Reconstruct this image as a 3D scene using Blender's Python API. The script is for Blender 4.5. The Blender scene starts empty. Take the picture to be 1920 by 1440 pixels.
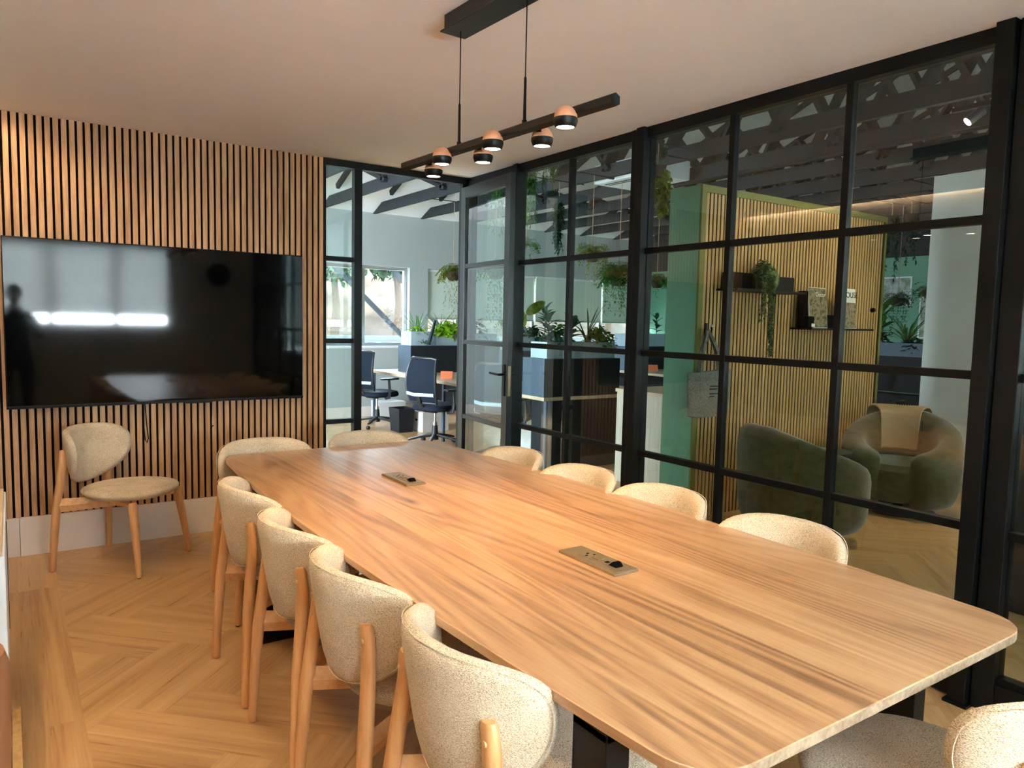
import bpy, bmesh, math, random
from math import sin, cos, pi, radians, sqrt
from mathutils import Vector, Matrix, Euler

S = bpy.context.scene
COL = S.collection
rnd = random.Random(7)

# ------------------------------------------------------------------ camera
def make_camera():
    f, yaw, pitch, roll = 1384.6, radians(34.282), radians(4.836), radians(1.242)
    cy, sy, cp, sp = cos(yaw), sin(yaw), cos(pitch), sin(pitch)
    fwd = Vector((sy*cp, cy*cp, -sp)); right = Vector((cy, -sy, 0)); up = right.cross(fwd)
    r2 = cos(roll)*right + sin(roll)*up
    u2 = -sin(roll)*right + cos(roll)*up
    cam = bpy.data.cameras.new('camera')
    cam.sensor_width = 36; cam.lens = f/1920*36
    cam.clip_start = 0.02; cam.clip_end = 200
    o = bpy.data.objects.new('camera', cam); COL.objects.link(o)
    m = Matrix((r2, u2, -fwd)).transposed().to_4x4()
    m.translation = Vector((0, 0, 1.47))
    o.matrix_world = m
    S.camera = o
make_camera()

# ------------------------------------------------------------------ view, world, sun, window daylight and added fill
S.view_settings.view_transform = 'Standard'
S.view_settings.look = 'None'
S.view_settings.exposure = 1.85
S.view_settings.gamma = 1.0
S.view_settings.use_curve_mapping = False
S.cycles.use_denoising = True
S.cycles.max_bounces = 9
S.cycles.diffuse_bounces = 5
S.cycles.glossy_bounces = 4
S.cycles.transmission_bounces = 4
S.cycles.transparent_max_bounces = 24
S.cycles.sample_clamp_indirect = 6
S.cycles.caustics_reflective = False
S.cycles.caustics_refractive = False

W = bpy.data.worlds.new('world'); S.world = W; W.use_nodes = True
bg = W.node_tree.nodes['Background']
bg.inputs[0].default_value = (0.72, 0.88, 1.0, 1)
bg.inputs[1].default_value = 9.8

def light(name, kind, loc, energy, color=(1,1,1), rot=None, to=None, **kw):
    L = bpy.data.lights.new(name, kind); L.energy = energy; L.color = color
    for k, v in kw.items(): setattr(L, k, v)
    o = bpy.data.objects.new(name, L); COL.objects.link(o); o.location = loc
    if to is not None:
        o.rotation_euler = (Vector(to)-Vector(loc)).to_track_quat('-Z', 'Y').to_euler()
    elif rot is not None: o.rotation_euler = rot
    return o
light('sun', 'SUN', (0, -20, 30), 5.0, (1, .93, .82), to=(2.0, -8.5, 0), angle=radians(1))
def portal(loc, sx, sy, to):
    o = light('daylight_portal', 'AREA', loc, 1, to=to, shape='RECTANGLE', size=sx, size_y=sy)
    o.data.cycles.is_portal = True
    return o
portal((4.45, 10.60, 1.65), 1.5, 1.25, (4.45, 0, 1.65))
portal((7.8, 10.60, 1.65), 4.9, 1.25, (7.8, 0, 1.65))
light('rear_window_fill', 'AREA', (0.87, -1.75, 1.95), 420, (.86, .94, 1), to=(0.87, 5, 1.6), shape='RECTANGLE', size=2.4, size_y=1.5)  # area lamp added outside the rear window to brighten the room
portal((-1.12, 7.1, 1.6), 3.2, 2.2, (5, 7.1, 1.6))
portal((7.6, -1.47, 1.95), 8.0, 2.1, (7.6, 5, 1.95))

# ------------------------------------------------------------------ materials
def newmat(name):
    m = bpy.data.materials.new(name); m.use_nodes = True
    nt = m.node_tree; nt.nodes.clear()
    out = nt.nodes.new('ShaderNodeOutputMaterial')
    return m, nt, out
def N(nt, t, **kw):
    n = nt.nodes.new(t)
    for k, v in kw.items():
        if k.startswith('i_'):
            k = k[2:]
            n.inputs[int(k) if k.isdigit() else k.replace('_', ' ')].default_value = v
        else: setattr(n, k, v)
    return n
def link(nt, a, b): nt.links.new(a, b)
def c4(c): return (c[0], c[1], c[2], 1)
def srgb(r, g, b):
    def f(v):
        v /= 255.0
        return v/12.92 if v <= .04045 else ((v+.055)/1.055)**2.4
    return (f(r), f(g), f(b))
def ramp(nt, stops):
    r = nt.nodes.new('ShaderNodeValToRGB'); e = r.color_ramp.elements
    while len(e) < len(stops): e.new(0.5)
    for i, (p, c) in enumerate(stops): e[i].position = p; e[i].color = c4(c)
    return r
def bump(nt, bsdf, h, strength=.3, dist=.002):
    b = N(nt, 'ShaderNodeBump', i_Strength=strength, i_Distance=dist)
    link(nt, h, b.inputs['Height']); link(nt, b.outputs[0], bsdf.inputs['Normal'])

def mat_plain(name, col, rough=.5, metal=0.0, var=.06, scale=6, spec=.5, bumps=0, emis=None, estr=0, coat=0, sheen=0):
    """surface paint / metal / plastic with a faint mottled variation"""
    m, nt, out = newmat(name)
    b = N(nt, 'ShaderNodeBsdfPrincipled', i_Roughness=rough, i_Metallic=metal)
    b.inputs['Specular IOR Level'].default_value = spec
    b.inputs['Coat Weight'].default_value = coat
    b.inputs['Sheen Weight'].default_value = sheen
    tc = N(nt, 'ShaderNodeTexCoord'); nz = N(nt, 'ShaderNodeTexNoise', i_Scale=scale, i_Detail=4.0)
    link(nt, tc.outputs['Object'], nz.inputs['Vector'])
    r = ramp(nt, [(.3, [c*(1-var) for c in col]), (.7, [min(1, c*(1+var)) for c in col])])
    link(nt, nz.outputs[0], r.inputs[0]); link(nt, r.outputs[0], b.inputs['Base Color'])
    if bumps: 
        n2 = N(nt, 'ShaderNodeTexNoise', i_Scale=scale*12, i_Detail=3.0); link(nt, tc.outputs['Object'], n2.inputs['Vector'])
        bump(nt, b, n2.outputs[0], bumps)
    if emis is not None:
        b.inputs['Emission Color'].default_value = c4(emis); b.inputs['Emission Strength'].default_value = estr
    link(nt, b.outputs[0], out.inputs[0]); return m

def mat_wood(name, light_c, dark_c, axis='Z', rough=.5, freq=30, coords='Object', stretch=12, tone=0.0):
    """straight grained timber, grain along the given axis"""
    m, nt, out = newmat(name)
    b = N(nt, 'ShaderNodeBsdfPrincipled', i_Roughness=rough)
    tc = N(nt, 'ShaderNodeTexCoord')
    sc = [1.0, 1.0, 1.0]; sc['XYZ'.index(axis)] = 1.0/stretch
    mp = N(nt, 'ShaderNodeMapping'); mp.inputs['Scale'].default_value = sc
    link(nt, tc.outputs[coords], mp.inputs[0])
    oi = N(nt, 'ShaderNodeObjectInfo')
    mul = N(nt, 'ShaderNodeMath', operation='MULTIPLY', i_1=37.0); link(nt, oi.outputs['Random'], mul.inputs[0])
    nz = N(nt, 'ShaderNodeTexNoise', noise_dimensions='4D', i_Scale=freq, i_Detail=6.0, i_Roughness=.6)
    link(nt, mp.outputs[0], nz.inputs['Vector']); link(nt, mul.outputs[0], nz.inputs['W'])
    nz2 = N(nt, 'ShaderNodeTexNoise', noise_dimensions='4D', i_Scale=freq*.25, i_Detail=2.0)
    link(nt, mp.outputs[0], nz2.inputs['Vector']); link(nt, mul.outputs[0], nz2.inputs['W'])
    mix = N(nt, 'ShaderNodeMath', operation='MULTIPLY_ADD', i_1=.55, i_2=0.0)
    link(nt, nz.outputs[0], mix.inputs[0])
    m2 = N(nt, 'ShaderNodeMath', operation='MULTIPLY_ADD', i_1=.45); link(nt, nz2.outputs[0], m2.inputs[0]); link(nt, mix.outputs[0], m2.inputs[2])
    r = ramp(nt, [(.36, dark_c), (.62, light_c)])
    link(nt, m2.outputs[0], r.inputs[0]); link(nt, r.outputs[0], b.inputs['Base Color'])
    bump(nt, b, nz.outputs[0], .12, .001)
    link(nt, b.outputs[0], out.inputs[0]); return m

def mat_plank(name, stops, rough, ring=9.0, bumpy=.15, attr='tone', spec=.5, knots=False, tonegain=.5):
    """planks: UV x runs along the grain in metres, UV y across; a per plank 'tone' attribute shifts it"""
    m, nt, out = newmat(name)
    b = N(nt, 'ShaderNodeBsdfPrincipled'); b.inputs['Specular IOR Level'].default_value = spec
    uv = N(nt, 'ShaderNodeUVMap'); at = N(nt, 'ShaderNodeAttribute', attribute_name=attr)
    mp = N(nt, 'ShaderNodeMapping'); mp.inputs['Scale'].default_value = (.16, 2.2, 1)
    link(nt, uv.outputs[0], mp.inputs[0])
    w4 = N(nt, 'ShaderNodeMath', operation='MULTIPLY', i_1=91.0); link(nt, at.outputs['Fac'], w4.inputs[0])
    # contour like cathedral figure: bands of a slow stretched noise
    slow = N(nt, 'ShaderNodeTexNoise', noise_dimensions='4D', i_Scale=2.4, i_Detail=1.5, i_Roughness=.4, i_Distortion=.3)
    link(nt, mp.outputs[0], slow.inputs['Vector']); link(nt, w4.outputs[0], slow.inputs['W'])
    rg = N(nt, 'ShaderNodeMath', operation='MULTIPLY', i_1=ring*2*pi); link(nt, slow.outputs[0], rg.inputs[0])
    sn = N(nt, 'ShaderNodeMath', operation='SINE'); link(nt, rg.outputs[0], sn.inputs[0])
    mp2 = N(nt, 'ShaderNodeMapping'); mp2.inputs['Scale'].default_value = (3.0, 90.0, 1)
    link(nt, uv.outputs[0], mp2.inputs[0])
    fine = N(nt, 'ShaderNodeTexNoise', noise_dimensions='4D', i_Scale=1.0, i_Detail=5.0, i_Roughness=.65)
    link(nt, mp2.outputs[0], fine.inputs['Vector']); link(nt, w4.outputs[0], fine.inputs['W'])
    mp3 = N(nt, 'ShaderNodeMapping'); mp3.inputs['Scale'].default_value = (.9, 9.0, 1)
    link(nt, uv.outputs[0], mp3.inputs[0])
    mid = N(nt, 'ShaderNodeTexNoise', noise_dimensions='4D', i_Scale=1.0, i_Detail=3.0); link(nt, mp3.outputs[0], mid.inputs['Vector']); link(nt, w4.outputs[0], mid.inputs['W'])
    def ma(a, k, c):
        n = N(nt, 'ShaderNodeMath', operation='MULTIPLY_ADD', i_1=k)
        link(nt, a, n.inputs[0])
        if c is None: n.inputs[2].default_value = 0
        elif isinstance(c, float): n.inputs[2].default_value = c
        else: link(nt, c, n.inputs[2])
        return n.outputs[0]
    v = ma(sn.outputs[0], .10, 0.5 - .35 - .25 - tonegain*.5)
    v = ma(fine.outputs[0], .70, v)
    v = ma(mid.outputs[0], .50, v)
    v = ma(at.outputs['Fac'], tonegain, v)
    r = ramp(nt, stops); link(nt, v, r.inputs[0])
    colr = r.outputs[0]
    if knots:
        mk = N(nt, 'ShaderNodeMapping'); mk.inputs['Scale'].default_value = (.55, 1.6, 1); link(nt, uv.outputs[0], mk.inputs[0])
        vo = N(nt, 'ShaderNodeTexVoronoi', i_Scale=1.9); link(nt, mk.outputs[0], vo.inputs['Vector'])
        kr = ramp(nt, [(.02, (.22, .2, .17)), (.05, (.62, .6, .58)), (.11, (1, 1, 1))]); link(nt, vo.outputs['Distance'], kr.inputs[0])
        mx = N(nt, 'ShaderNodeMix', data_type='RGBA', blend_type='MULTIPLY'); mx.inputs['Factor'].default_value = 1
        link(nt, colr, mx.inputs[6]); link(nt, kr.outputs[0], mx.inputs[7]); colr = mx.outputs[2]
    if knots: b.inputs['Coat Weight'].default_value = .6; b.inputs['Coat Roughness'].default_value = .30
    link(nt, colr, b.inputs['Base Color'])
    rr = N(nt, 'ShaderNodeMapRange', i_3=rough-.06, i_4=rough+.12); link(nt, fine.outputs[0], rr.inputs[0]); link(nt, rr.outputs[0], b.inputs['Roughness'])
    bump(nt, b, fine.outputs[0], bumpy, .0012)
    link(nt, b.outputs[0], out.inputs[0]); return m

def mat_fabric(name, c1, c2, c3, scale=560, strength=.6, sheen=.15):
    """speckled boucle / woven upholstery"""
    m, nt, out = newmat(name)
    b = N(nt, 'ShaderNodeBsdfPrincipled', i_Roughness=.95); b.inputs['Sheen Weight'].default_value = sheen
    b.inputs['Specular IOR Level'].default_value = .15
    tc = N(nt, 'ShaderNodeTexCoord')
    mp = N(nt, 'ShaderNodeMapping'); mp.inputs['Scale'].default_value = (.62, .62, 1.25); link(nt, tc.outputs['Object'], mp.inputs[0])
    nz = N(nt, 'ShaderNodeTexNoise', i_Scale=scale, i_Detail=2.0); link(nt, mp.outputs[0], nz.inputs['Vector'])
    vo = N(nt, 'ShaderNodeTexVoronoi', i_Scale=scale*.7); link(nt, mp.outputs[0], vo.inputs['Vector'])
    big = N(nt, 'ShaderNodeTexNoise', i_Scale=9.0, i_Detail=2.0); link(nt, tc.outputs['Object'], big.inputs['Vector'])
    a = N(nt, 'ShaderNodeMath', operation='MULTIPLY_ADD', i_1=.25); link(nt, big.outputs[0], a.inputs[0]); link(nt, nz.outputs[0], a.inputs[2])
    r = ramp(nt, [(.44, c1), (.6, c2), (.76, c3)]); link(nt, a.outputs[0], r.inputs[0])
    link(nt, r.outputs[0], b.inputs['Base Color'])
    bump(nt, b, vo.outputs['Distance'], strength, .0025)
    link(nt, b.outputs[0], out.inputs[0]); return m

def mat_glass(name, tint=(.93, .97, .95), gain=1.9):
    """window glass in a thin box: the facing surface reflects for both faces, light passes straight through"""
    m, nt, out = newmat(name)
    tr = N(nt, 'ShaderNodeBsdfTransparent'); tr.inputs[0].default_value = c4([sqrt(t) for t in tint])
    gl = N(nt, 'ShaderNodeBsdfGlossy', i_Roughness=0.0)
    fr = N(nt, 'ShaderNodeFresnel', i_IOR=1.52); ge = N(nt, 'ShaderNodeNewGeometry')
    inv = N(nt, 'ShaderNodeMath', operation='MULTIPLY_ADD', i_1=-gain, i_2=gain); link(nt, ge.outputs['Backfacing'], inv.inputs[0])
    mu = N(nt, 'ShaderNodeMath', operation='MULTIPLY', use_clamp=True); link(nt, fr.outputs[0], mu.inputs[0]); link(nt, inv.outputs[0], mu.inputs[1])
    mx = N(nt, 'ShaderNodeMixShader'); link(nt, mu.outputs[0], mx.inputs[0]); link(nt, tr.outputs[0], mx.inputs[1]); link(nt, gl.outputs[0], mx.inputs[2])
    link(nt, mx.outputs[0], out.inputs[0]); return m

def mat_blind(name, col, trans):
    m, nt, out = newmat(name)
    tc = N(nt, 'ShaderNodeTexCoord'); nz = N(nt, 'ShaderNodeTexNoise', i_Scale=2.0, i_Detail=3.0); link(nt, tc.outputs['Object'], nz.inputs['Vector'])
    r = ramp(nt, [(.3, [c*.93 for c in col]), (.7, col)]); link(nt, nz.outputs[0], r.inputs[0])
    d = N(nt, 'ShaderNodeBsdfDiffuse'); t = N(nt, 'ShaderNodeBsdfTranslucent')
    link(nt, r.outputs[0], d.inputs[0]); link(nt, r.outputs[0], t.inputs[0])
    mx = N(nt, 'ShaderNodeMixShader'); mx.inputs[0].default_value = trans
    link(nt, d.outputs[0], mx.inputs[1]); link(nt, t.outputs[0], mx.inputs[2]); link(nt, mx.outputs[0], out.inputs[0]); return m

def mat_leaf(name, c1, c2, rough=.45):
    m, nt, out = newmat(name)
    tc = N(nt, 'ShaderNodeTexCoord'); nz = N(nt, 'ShaderNodeTexNoise', i_Scale=14.0, i_Detail=3.0); link(nt, tc.outputs['Object'], nz.inputs['Vector'])
    r = ramp(nt, [(.35, c1), (.65, c2)]); link(nt, nz.outputs[0], r.inputs[0])
    b = N(nt, 'ShaderNodeBsdfPrincipled', i_Roughness=rough); link(nt, r.outputs[0], b.inputs['Base Color'])
    t = N(nt, 'ShaderNodeBsdfTranslucent'); link(nt, r.outputs[0], t.inputs[0])
    mx = N(nt, 'ShaderNodeMixShader'); mx.inputs[0].default_value = .3
    link(nt, b.outputs[0], mx.inputs[1]); link(nt, t.outputs[0], mx.inputs[2]); link(nt, mx.outputs[0], out.inputs[0]); return m

def mat_emit(name, col, strength):
    m, nt, out = newmat(name)
    e = N(nt, 'ShaderNodeEmission'); e.inputs[0].default_value = c4(col); e.inputs[1].default_value = strength
    link(nt, e.outputs[0], out.inputs[0]); return m

M = {}
M['ceiling'] = mat_plain('white_ceiling_paint', (.92, .925, .93), .9, var=.015, scale=2)
M['wall'] = mat_plain('off_white_wall_paint', (.66, .63, .58), .85, var=.03, scale=3)
M['left_wall'] = mat_plain('taupe_wall_paint', (.20, .175, .15), .85, var=.04, scale=3)
M['office_wall'] = mat_plain('pale_grey_wall_paint', (.40, .44, .43), .85, var=.03, scale=2)
M['office_roof'] = mat_plain('white_roof_lining', (.82, .85, .86), .85, var=.03, scale=2)
M['skirting'] = mat_plain('white_skirting_paint', (.72, .66, .60), .5, var=.02)
M['black'] = mat_plain('black_powder_coated_steel', (.0035, .004, .0045), .42, var=.2, spec=.22)
M['black_door'] = mat_plain('black_satin_door_steel', (.008, .011, .013), .33, var=.15, spec=.5)
M['backing'] = mat_plain('black_felt_backing', (.006, .005, .005), .95, spec=.1)
M['slat'] = mat_wood('oak_slat_veneer', srgb(205, 162, 118), srgb(160, 116, 76), 'Z', .55, 60)
M['booth_slat'] = mat_wood('booth_oak_slat_veneer', srgb(202, 160, 100), srgb(172, 130, 76), 'Z', .5, 60)
M['beech'] = mat_wood('beech_chair_wood', srgb(218, 166, 112), srgb(190, 134, 84), 'Z', .42, 60)
M['beech_x'] = mat_wood('beech_rail_wood', srgb(222, 176, 124), srgb(200, 150, 100), 'X', .42, 60)
M['floor'] = mat_plank('oak_herringbone_floor', [(.12, srgb(140, 96, 54)), (.40, srgb(184, 142, 94)), (.62, srgb(200, 158, 108)), (.9, srgb(216, 178, 130))], .27, ring=5, bumpy=.06, spec=.5, tonegain=.10)
M['table'] = mat_plank('oak_table_planks', [(.10, srgb(92, 62, 42)), (.34, srgb(150, 110, 78)), (.52, srgb(182, 138, 98)), (.85, srgb(206, 168, 126))], .30, ring=16, bumpy=.25, spec=.6, knots=True, tonegain=.34)
M['table_end'] = mat_wood('oak_end_grain', srgb(166, 146, 120), srgb(126, 104, 82), 'Y', .6, 90, stretch=2)
M['boucle'] = mat_fabric('beige_boucle_upholstery', srgb(142, 120, 94), srgb(210, 190, 160), srgb(230, 214, 190))
M['velvet'] = mat_fabric('olive_green_velvet', srgb(50, 50, 22), srgb(60, 59, 28), srgb(70, 68, 36), 22, .05, .35)
M['tv_screen'] = mat_plain('black_television_glass', (.001, .0014, .002), .05, var=.0, spec=.36)
M['plastic'] = mat_plain('black_plastic', (.0035, .0035, .004), .5, spec=.2)
M['glass'] = mat_glass('clear_partition_glass', (.80, .90, .87))
M['win_glass'] = mat_glass('clear_window_glass', (.95, .98, .98))
M['blind'] = mat_blind('pale_roller_blind', (.62, .70, .62), .07)
M['blind_rear'] = mat_blind('grey_roller_blind', (.80, .82, .80), .42)
M['copper'] = mat_plain('blush_copper_lacquer', srgb(214, 152, 116), .35, metal=.2, var=.04)
M['steel'] = mat_plain('brushed_steel', (.55, .55, .54), .3, metal=1.0)
M['bronze'] = mat_plain('brushed_bronze_plate', srgb(152, 134, 108), .36, metal=.6, var=.08, scale=40)
M['green'] = mat_plain('sage_green_paint', srgb(98, 148, 122), .6, var=.03)
M['green_trim'] = mat_plain('olive_green_edge_trim', srgb(104, 106, 40), .6, var=.03)
M['truss'] = mat_plain('dark_grey_truss_paint', srgb(44, 48, 50), .8, var=.08, spec=.2)
M['white_box'] = mat_plain('white_laminate', (.72, .74, .76), .45, var=.02)
M['plaster'] = mat_plain('white_plaster', (.74, .73, .70), .8, var=.02)
M['divider'] = mat_plain('charcoal_divider_felt', (.007, .009, .012), .8, var=.2, scale=30)
M['divider_end'] = mat_plain('blue_grey_cabinet_laminate', srgb(66, 84, 102), .5, var=.05)
M['planter_shaded'] = mat_plain('shaded_planter_metal', srgb(66, 84, 100), .5, var=.04)  # planter colour darkened to stand for the dimmer light at the green wall
M['planter'] = mat_plain('pale_blue_grey_planter_metal', srgb(176, 194, 208), .5, var=.03)
M['soil'] = mat_plain('dark_potting_soil', (.03, .02, .015), .95, var=.4, scale=60, bumps=.6)
M['desk'] = mat_wood('pale_oak_desk_laminate', srgb(212, 188, 160), srgb(190, 160, 128), 'Y', .45, 50)
M['pale_ply'] = mat_wood('pale_ribbed_plywood', srgb(206, 196, 178), srgb(186, 174, 154), 'Z', .5, 50)
M['chairmesh'] = mat_plain('blue_black_chair_mesh', srgb(20, 30, 44), .8, var=.1, scale=80, spec=.2)
M['chairplastic'] = mat_plain('dark_grey_chair_plastic', srgb(28, 34, 38), .4)
M['orange'] = mat_plain('terracotta_card', srgb(222, 120, 76), .7)
M['felt'] = mat_fabric('grey_felt', srgb(82, 80, 74), srgb(112, 108, 98), srgb(132, 126, 114), 160, .3, .1)
M['throw'] = mat_plain('beige_ribbed_throw', srgb(168, 142, 108), .9, var=.05, scale=30)
M['tan'] = mat_plain('tan_leather', srgb(150, 100, 68), .5, var=.08, scale=12)
M['led'] = mat_emit('warm_led_strip', (1, .74, .45), 44)
M['lamp_glow'] = mat_emit('warm_lamp_diffuser', (1, .80, .52), 14)
M['spot_glow'] = mat_emit('warm_spot_diffuser', (1, .86, .62), 40)
M['paper'] = mat_plain('cream_paper', (.78, .74, .66), .7)
M['ink'] = mat_plain('black_print_ink', (.0025, .0025, .0025), .85, spec=.06)
M['vase'] = mat_plain('olive_glass_vase', srgb(82, 96, 48), .12, spec=.8)
M['basket'] = mat_plain('dark_coir_basket', srgb(58, 42, 28), .95, var=.3, scale=50, bumps=.6)
M['cord'] = mat_plain('natural_jute_cord', srgb(170, 140, 110), .9)
M['bin'] = mat_plain('black_bin_plastic', srgb(22, 30, 40), .4)
M['leaf_mid'] = mat_leaf('mid_green_leaf', srgb(40, 92, 36), srgb(92, 148, 52))
M['leaf_lime'] = mat_leaf('lime_green_leaf', srgb(112, 168, 24), srgb(176, 214, 56))
M['leaf_dark'] = mat_leaf('dark_green_leaf', srgb(12, 44, 28), srgb(30, 84, 48))
M['leaf_red'] = mat_leaf('bronze_rubber_leaf', srgb(38, 26, 22), srgb(70, 42, 34), .25)
M['leaf_bead'] = mat_leaf('grey_green_bead_leaf', srgb(58, 84, 44), srgb(108, 132, 76))
M['leaf_olive'] = mat_leaf('yellow_green_leaf', srgb(96, 112, 26), srgb(142, 156, 44))
M['dirt'] = mat_plain('darkened_sandy_hillside', (.040, .031, .024), .95, var=.35, scale=1.1, spec=.05, bumps=.3)  # colour cut far down so the overlit hillside does not blow out
M['far_leaf'] = mat_leaf('darkened_tree_leaf', (.006, .024, .010), (.018, .050, .016), .9)  # leaf greens darkened too, offsetting the strong outdoor light
M['far_wall'] = mat_plain('darkened_outdoor_plaster', (.05, .055, .055), .9, spec=.05)  # white wall darkened in colour to hold back the outdoor brightness
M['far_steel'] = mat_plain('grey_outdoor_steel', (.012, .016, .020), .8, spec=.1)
M['ground'] = mat_plain('pale_gravel', (.3, .3, .28), .95, var=.1)

# ------------------------------------------------------------------ mesh helpers
class MB:
    def __init__(s): s.v = []; s.f = []; s.uv = None; s.mi = []; s.smooth = True
    def add(s, vs, fs, mi=0):
        o = len(s.v); s.v += [tuple(p) for p in vs]; s.f += [tuple(i+o for i in f) for f in fs]; s.mi += [mi]*len(fs); return s
    def box(s, x0, x1, y0, y1, z0, z1, mi=0):
        return s.add([(x0,y0,z0),(x1,y0,z0),(x1,y1,z0),(x0,y1,z0),(x0,y0,z1),(x1,y0,z1),(x1,y1,z1),(x0,y1,z1)],
              [(0,3,2,1),(4,5,6,7),(0,1,5,4),(1,2,6,5),(2,3,7,6),(3,0,4,7)], mi)
    def bar(s, a, b, w, h, up=(0,0,1), mi=0):
        a = Vector(a); b = Vector(b); d = (b-a).normalized(); u = Vector(up)
        x = d.cross(u)
        if x.length < 1e-4: x = d.cross(Vector((1,0,0)))
        x.normalize(); y = x.cross(d).normalized(); x *= w/2; y *= h/2
        return s.add([a-x-y,a+x-y,a+x+y,a-x+y,b-x-y,b+x-y,b+x+y,b-x+y],[(0,1,2,3),(7,6,5,4),(0,4,5,1),(1,5,6,2),(2,6,7,3),(3,7,4,0)], mi)
    def tube(s, pts, rs, n=12, mi=0, sq=None):
        pts = [Vector(p) for p in pts]
        if not isinstance(rs, (list, tuple)): rs = [rs]*len(pts)
        vs = []; ref = None
        for i, p in enumerate(pts):
            d = (pts[min(i+1, len(pts)-1)]-pts[max(i-1, 0)]).normalized()
            if ref is None:
                ref = Vector((1,0,0)) if abs(d.x) < .9 else Vector((0,1,0))
            x = (ref - d*ref.dot(d)).normalized(); ref = x; y = d.cross(x)
            r = rs[i]; rx, ry = r if isinstance(r, tuple) else (r, r)
            for k in range(n):
                t = 2*pi*k/n; vs.append(p + x*rx*cos(t) + y*ry*sin(t))
        fs = []
        for i in range(len(pts)-1):
            for k in range(n):
                a = i*n+k; b = i*n+(k+1)%n; fs.append((a, b, b+n, a+n))
        fs.append(tuple(range(n-1, -1, -1))); fs.append(tuple(range((len(pts)-1)*n, len(pts)*n)))
        return s.add(vs, fs, mi)
    def lathe(s, prof, n=24, c=(0,0,0), mi=0, axis='Z', cap=True):
        vs = []
        for r, z in prof:
            for k in range(n):
                t = 2*pi*k/n
                p = (r*cos(t), r*sin(t), z)
                if axis == 'Y': p = (p[0], p[2], p[1])
                if axis == 'X': p = (p[2], p[0], p[1])
                vs.append((p[0]+c[0], p[1]+c[1], p[2]+c[2]))
        fs = []
        for i in range(len(prof)-1):
            for k in range(n):
                a = i*n+k; b = i*n+(k+1)%n; fs.append((a, b, b+n, a+n))
        if cap:
            fs.append(tuple(range(n-1, -1, -1))); fs.append(tuple(range((len(prof)-1)*n, len(prof)*n)))
        return s.add(vs, fs, mi)
    def prism(s, poly, z0, z1, mi=0):
        n = len(poly)
        vs = [(x, y, z0) for x, y in poly]+[(x, y, z1) for x, y in poly]
        fs = [tuple(range(n-1, -1, -1)), tuple(range(n, 2*n))]+[(i, (i+1)%n, (i+1)%n+n, i+n) for i in range(n)]
        return s.add(vs, fs, mi)
    def xform(s, mat, start=0):
        for i in range(start, len(s.v)): s.v[i] = tuple(mat @ Vector(s.v[i]))
        return s
    def build(s, name, mats, parent=None, bevel=0, smooth=True, loc=None, rot=None, sub=0, segs=2, angle=35):
        me = bpy.data.meshes.new(name); me.from_pydata(s.v, [], s.f)
        if not isinstance(mats, (list, tuple)): mats = [mats]
        for m in mats: me.materials.append(m)
        if len(mats) > 1: me.polygons.foreach_set('material_index', s.mi)
        bm = bmesh.new(); bm.from_mesh(me); bmesh.ops.recalc_face_normals(bm, faces=bm.faces); bm.to_mesh(me); bm.free()
        if smooth:
            me.polygons.foreach_set('use_smooth', [True]*len(me.polygons))
            me.set_sharp_from_angle(angle=radians(angle))
        o = bpy.data.objects.new(name, me); COL.objects.link(o)
        if parent is not None: o.parent = parent
        if loc is not None: o.location = loc
        if rot is not None: o.rotation_euler = rot
        if bevel:
            md = o.modifiers.new('bevel', 'BEVEL'); md.width = bevel; md.segments = segs; md.limit_method = 'ANGLE'; md.angle_limit = radians(40)
        if sub:
            md = o.modifiers.new('sub', 'SUBSURF'); md.levels = sub; md.render_levels = sub
        return o

def tag(o, label=None, cat=None, group=None, kind=None):
    if label: o['label'] = label
    if cat: o['category'] = cat
    if group: o['group'] = group
    if kind: o['kind'] = kind
    return o
def thing(name, label, cat, loc=(0,0,0), rz=0, group=None):
    o = bpy.data.objects.new(name, None); COL.objects.link(o); o.empty_display_size = .1
    o.location = loc; o.rotation_euler = (0, 0, rz); return tag(o, label, cat, group)
def struct(o, label=None, cat=None):
    return tag(o, label, cat, None, 'structure')
def children(o): return [c for c in COL.objects if c.parent == o]
def dup(o, loc=None, rz=None, label=None, group=None, parent=None):
    c = o.copy(); COL.objects.link(c)
    if parent is not None: c.parent = parent
    if loc is not None: c.location = loc
    if rz is not None: c.rotation_euler = (0, 0, rz)
    if label: c['label'] = label
    if group: c['group'] = group
    for ch in children(o): dup(ch, parent=c)
    return c
# ------------------------------------------------------------------ the setting
XP, YD, CZ = 3.10, 5.238, 2.61      # partition plane, slatted wall plane, ceiling height
YB = -1.30                          # window wall behind the camera
YW = 10.367                         # far office wall
XL = -0.30                          # left wall

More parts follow.
